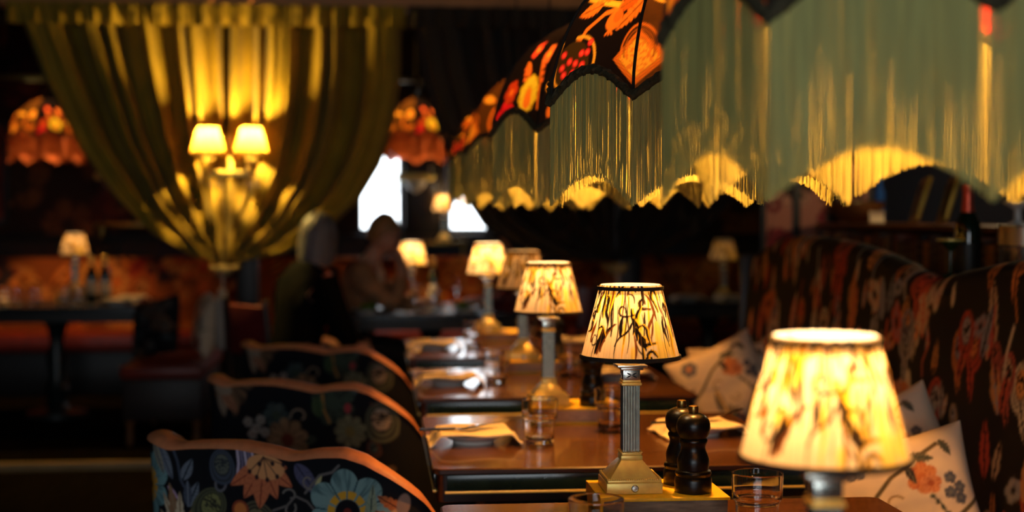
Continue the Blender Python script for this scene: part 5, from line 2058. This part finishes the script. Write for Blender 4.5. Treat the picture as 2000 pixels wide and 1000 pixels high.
def wood_chair(label, loc, rz):
    t = thing('dining_chair', label, 'chair', loc, rz, 'chairs of the diners')
    MB().box((0, 0, 0.425), (0.42, 0.42, 0.05), 0.02).build('seat', mat('scarlet_velvet', S(104, 14, 14), 0.8, var=0.2), t)
    MB().box((-0.215, 0, 0.74), (0.035, 0.34, 0.26), 0.015).build('backrest', MATS['scarlet_velvet'], t)
    for s in (-1, 1):
        MB().tube([(-0.20, s * 0.19, 0.40), (-0.215, s * 0.19, 0.65), (-0.235, s * 0.185, 0.90)], 0.016, 8).build('back_post', wood_black, t)
        MB().lathe([(0.013, 0), (0.019, 0.40)], 12, (-0.19, s * 0.18, 0)).build('leg', wood_black, t)
        MB().lathe([(0.013, 0), (0.019, 0.40)], 12, (0.18, s * 0.18, 0)).build('leg', wood_black, t)
    return t


wc = wood_chair('scarlet upholstered chair under the grey-haired diner', (-0.50, 7.64, 0), R(38))
dup(wc, 'scarlet upholstered chair under the tan-jacketed diner', (-0.28, 8.87, 0), R(-14))
dup(wc, 'scarlet upholstered chair under the crimson-shirted diner', (1.10, 8.92, 0), R(186))
# bench beside the post in the far bay
t = thing('bench', 'low burgundy leather bench beside the curtain post', 'bench', (-1.24, 8.86, 0))
MB().box((0, 0, 0.43), (0.48, 1.0, 0.08), 0.025).build('seat', burgundy, t)
MB().box((0, 0, 0.27), (0.45, 0.96, 0.24), 0.01).build('frame', mat('brown_bench_panel', S(36, 20, 14), 0.5, var=0.2), t)
for sx in (-1, 1):
    for sy in (-1, 1):
        MB().lathe([(0.016, 0.0), (0.024, 0.05), (0.018, 0.09), (0.028, 0.15)], 14, (sx * 0.19, sy * 0.43, 0)).build('leg', wood_mid, t)
cushion('cream cushion standing on the burgundy bench beside the tassel', (-1.06, 9.02, 0.655), R(-75), R(4), R(-10))['group'] = 'cream cushion on the bench'

dc = cushion('black floral cushion leaning on the burgundy bench', (-1.36, 8.98, 0.645), R(-40), R(-12), R(-16))
dc.data = cushion_mesh(paint_dark_cushion, 8)
dc['group'] = 'black cushion on the bench'

# ------------------------------------------------------------------ ledge, bookcase and objects behind the scalloped banquette
t = thing('back_ledge', 'dark ledge behind the scalloped banquette holding bottle and bucket', 'ledge', (1.97, 4.2, 0))
MB().box((0, 0, 1.085), (0.36, 3.0, 0.03), 0.005).build('board', wood_mid, t)
MB().box((-0.13, 0, 0.535), (0.04, 2.96, 1.07), 0.005).build('front_panel', wood_black, t)
for k in (-1, 0, 1):
    MB().box((0.03, k * 1.4, 0.535), (0.26, 0.04, 1.07), 0.004).build('support', wood_black, t)
LZ = 1.10
t = thing('bookcase', 'brown wooden bookcase behind the ledge, books along its shelf', 'bookcase', (2.42, 6.05, 0))
MB().box((0, 0, 1.286), (0.34, 2.34, 0.024), 0.003).build('top_board', wood_mid, t)
MB().box((0, 0, 1.00), (0.32, 2.30, 0.024), 0.003).build('shelf', wood_mid, t)
MB().box((0.15, 0, 0.637), (0.02, 2.30, 1.27), 0.002).build('back_panel', wood_black, t)
for s in (-1, 1):
    MB().box((0, s * 1.155, 0.637), (0.32, 0.028, 1.274), 0.003).build('side_panel', wood_mid, t)
BZ = 1.298
rg = random.Random(12)
y = 5.02
bcols = [('rust brown', S(110, 58, 24)), ('orange tan', S(196, 116, 34)), ('dark oxblood', S(70, 26, 18)), ('olive drab', S(70, 62, 30)), ('black', S(22, 18, 16)), ('walnut brown', S(84, 52, 26)), ('russet', S(130, 60, 30)), ('cream-spined', S(150, 120, 80))]
kk = 0
seen = {}
ords = ['first', 'second', 'third', 'fourth', 'fifth', 'sixth', 'seventh', 'eighth', 'ninth', 'tenth', 'eleventh', 'twelfth', 'thirteenth']
while y < 7.08:
    th_ = rg.uniform(0.035, 0.075)
    nm, c = bcols[[5, 1, 4, 0, 5, 2, 3, 6, 4, 7, 0, 5][kk % 12]]
    i = seen.get(nm, 0)
    seen[nm] = i + 1
    hgt = rg.uniform(0.215, 0.250)
    o = thing('shelf_book', '%s leather book, %s of that colour along the bookcase shelf' % (nm, ords[i]), 'book', (2.35, y + th_ / 2, 1.0125), 0, 'leather books on the bookcase shelf')
    cv = mat('book_' + nm.replace(' ', '_'), c, 0.45, var=0.25, scale=30)
    MB().box((-0.094, 0, hgt / 2), (0.012, th_, hgt), 0.004).box((0, -th_ / 2 + 0.002, hgt / 2), (0.19, 0.004, hgt), 0.001).box((0, th_ / 2 - 0.002, hgt / 2), (0.19, 0.004, hgt), 0.001).build('cover', cv, o)
    MB().box((0.0, 0, hgt / 2), (0.176, th_ - 0.009, hgt - 0.01), 0.001).build('page_block', page_pink, o)
    bd = MB()
    for q in (0.15, 0.3, 0.7, 0.85):
        bd.box((-0.1005, 0, hgt * q), (0.003, th_ * 0.9, 0.005), 0.001)
    bd.build('spine_bands', old_brass, o, kind='stuff')
    y += th_ + 0.004
    kk += 1


def leaning_frame(label, y, ang):
    t = thing('leaning_picture', label, 'picture', (2.40, y, BZ), 0, 'gilt frames leaning on the bookcase')
    w, h = 0.20, 0.20
    mb = MB()
    for s in (-1, 1):
        mb.box((s * w / 2, 0, h / 2), (0.026, 0.022, h), 0.004)
        mb.box((0, 0, h / 2 + s * (h / 2 - 0.013)), (w, 0.022, 0.026), 0.004)
    f = mb.build('frame', mat('gilt_frame', S(170, 132, 44), 0.4, 0.6, var=0.2), t)
    p_ = MB().box((0, 0.004, h / 2), (w - 0.04, 0.008, h - 0.04)).build('picture', mat('dark_print', S(60, 30, 24), 0.5, var=0.6, scale=12), t)
    for o in (f, p_):
        o.rotation_euler = (0, 0, R(0))
    t.rotation_euler = (Matrix.Rotation(R(ang), 3, 'Y') @ Matrix.Rotation(R(76), 3, 'Z')).to_euler()
    t.location.z = BZ + 0.011
    return t


leaning_frame('gilt picture frame tilted on the bookcase, nearer the stand-in blue bottle', 6.25, 17)
leaning_frame('gilt picture frame tilted on the bookcase, nearer the pink foil', 5.93, 17)
cb = wine_bottle('dark bottle with pink copper foil standing behind the banquette', (1.93, 4.55, LZ), False, 'champagne_bottle')
cb.scale = (1.13, 1.13, 1.13)
t = thing('place_card', 'small folded white card on the bookcase top', 'card', (2.36, 6.62, BZ))
for s_ in (-1, 1):
    MB().box((0, s_ * 0.012, 0.028), (0.07, 0.0015, 0.056)).build('fold', linen, t, rot=(R(s_ * 22), 0, 0))
t = thing('ice_bucket', 'fluted silver ice bucket on the ledge at the frame edge', 'bucket', (1.965, 4.19, LZ))
MB().lathe([(0.0, 0.0), (0.06, 0.0), (0.065, 0.01), (0.078, 0.15), (0.076, 0.15), (0.062, 0.012), (0.0, 0.012)], 48, mod=lambda a, z: 1 + 0.02 * math.cos(24 * a) * (0.01 < z < 0.14)).build('body', silver, t)
MB().lathe([(0.077, 0.150), (0.086, 0.152), (0.086, 0.180), (0.084, 0.206), (0.088, 0.212), (0.082, 0.212), (0.080, 0.18), (0.076, 0.15)], 48).build('rim_band', mat('satin_silver', S(206, 196, 176), 0.4, 1.0, var=0.05), t)
t = thing('coupe_dish', 'gilt-rimmed coupe dish beside the foil-topped bottle', 'dish', (1.835, 4.46, LZ))
MB().lathe([(0.0, 0), (0.03, 0.0), (0.03, 0.004), (0.006, 0.01), (0.005, 0.08), (0.02, 0.095), (0.044, 0.115), (0.042, 0.116), (0.0, 0.10)], 32, (0, 0, 0.045)).lathe([(0.0, 0), (0.034, 0.0), (0.034, 0.045), (0.0, 0.045)], 24).build('bowl', mat('green_glaze', S(40, 60, 24), 0.15, coat=0.5), t)
MB().lathe([(0.043, 0.113), (0.0455, 0.115), (0.0455, 0.119), (0.043, 0.120), (0.042, 0.116), (0.043, 0.1131)], 32, (0, 0, 0.045)).build('rim', brass, t)
t = thing('compote_stand', 'small cream footed stand behind the ice bucket', 'dish', (2.40, 5.20, BZ))
MB().lathe([(0.0, 0), (0.04, 0.0), (0.04, 0.006), (0.014, 0.02), (0.012, 0.06), (0.03, 0.075), (0.05, 0.085), (0.05, 0.09), (0.0, 0.082)], 28).build('body', china, t)
MB().lathe([(0.049, 0.087), (0.053, 0.089), (0.053, 0.093), (0.049, 0.094), (0.048, 0.0871)], 28).build('rim', brass, t)
t = thing('wooden_bowl', 'round brown wooden bowl on the bookcase below the fringe', 'bowl', (2.38, 6.98, BZ))
MB().lathe([(0.0, 0), (0.05, 0.0), (0.09, 0.02), (0.135, 0.07), (0.14, 0.10), (0.134, 0.10), (0.125, 0.07), (0.08, 0.03), (0.0, 0.02)], 36).build('body', wood_mid, t)
MB().lathe([(0.137, 0.098), (0.143, 0.10), (0.143, 0.106), (0.137, 0.108), (0.133, 0.10), (0.137, 0.0981)], 36).build('rim', old_brass, t)
t = thing('window_sliver_bottle', 'added slim blue bottle standing in for a window sliver beside the glowing fringe', 'bottle', (2.545, 7.10, BZ))  # added bottle in place of a dim blue strip of window
MB().lathe([(0.0, 0), (0.024, 0), (0.026, 0.01), (0.026, 0.15), (0.012, 0.19), (0.011, 0.23), (0.014, 0.24), (0.0, 0.24)], 20).build('body', window_blue, t)
MB().lathe([(0.0, 0.24), (0.010, 0.24), (0.011, 0.262), (0.0, 0.264)], 14).build('stopper', wood_mid, t)
# folding screen in the far right corner
t = thing('folding_screen', 'pink floral folding screen in dark frame beyond the banquette', 'screen', (2.02, 7.30, 0))
for k in range(3):
    x = 0.05 + k * 0.20
    yy = 0.03 * (1 if k % 2 else -1)
    fr_ = MB()
    for s in (-1, 1):
        fr_.box((x + s * 0.085, yy, 0.95), (0.03, 0.03, 1.9), 0.003)
        fr_.box((x, yy, 0.95 + s * 0.93), (0.16, 0.03, 0.04), 0.003)
    leaf = fr_.build('frame', wood_black, t)
    nu, nv = 24, 200
    U, V = np.meshgrid(np.linspace(-0.075, 0.075, nu), np.linspace(0.04, 1.86, nv))
    p = Paint(U, V, S(196, 130, 106), 0.01)
    scatter(p, -0.08, 0.08, 0.04, 1.86, 36, 0.07, [S(150, 50, 60), S(90, 70, 50), S(60, 50, 44), S(220, 160, 130)], S(70, 50, 44), 80 + k)
    P = np.stack([U + x, np.full_like(U, yy - 0.006), V], -1)
    Q = P.copy()
    Q[:, :, 1] += 0.012
    MB().grid(P).grid(Q[:, ::-1]).build('fabric_leaf', cushion_print, leaf, colors=np.vstack([p.c, p.c]), angle=None)

# added fill lamp, hidden behind the front pendant, to brighten the bookcase
t = thing('bookcase_fill_lamp', 'added unseen brass fill lamp on the side wall, brightening the bookcase', 'wall lamp', (2.80, 6.1, 2.05))
MB().tube([(0.44, 0, -0.05), (0.2, 0, 0.06), (0.02, 0, 0.04)], 0.010, 8).lathe([(0.0, -0.09), (0.05, -0.09), (0.05, -0.01), (0.0, -0.01)], 20, (0.455, 0, 0)).build('arm', old_brass, t)
MB().tube([(0, -0.22, 0.03), (0, 0.22, 0.03)], 0.03, 14).build('reflector', old_brass, t)
bulb_light(t, -0.03, 14.0, LAMP, 0.02)
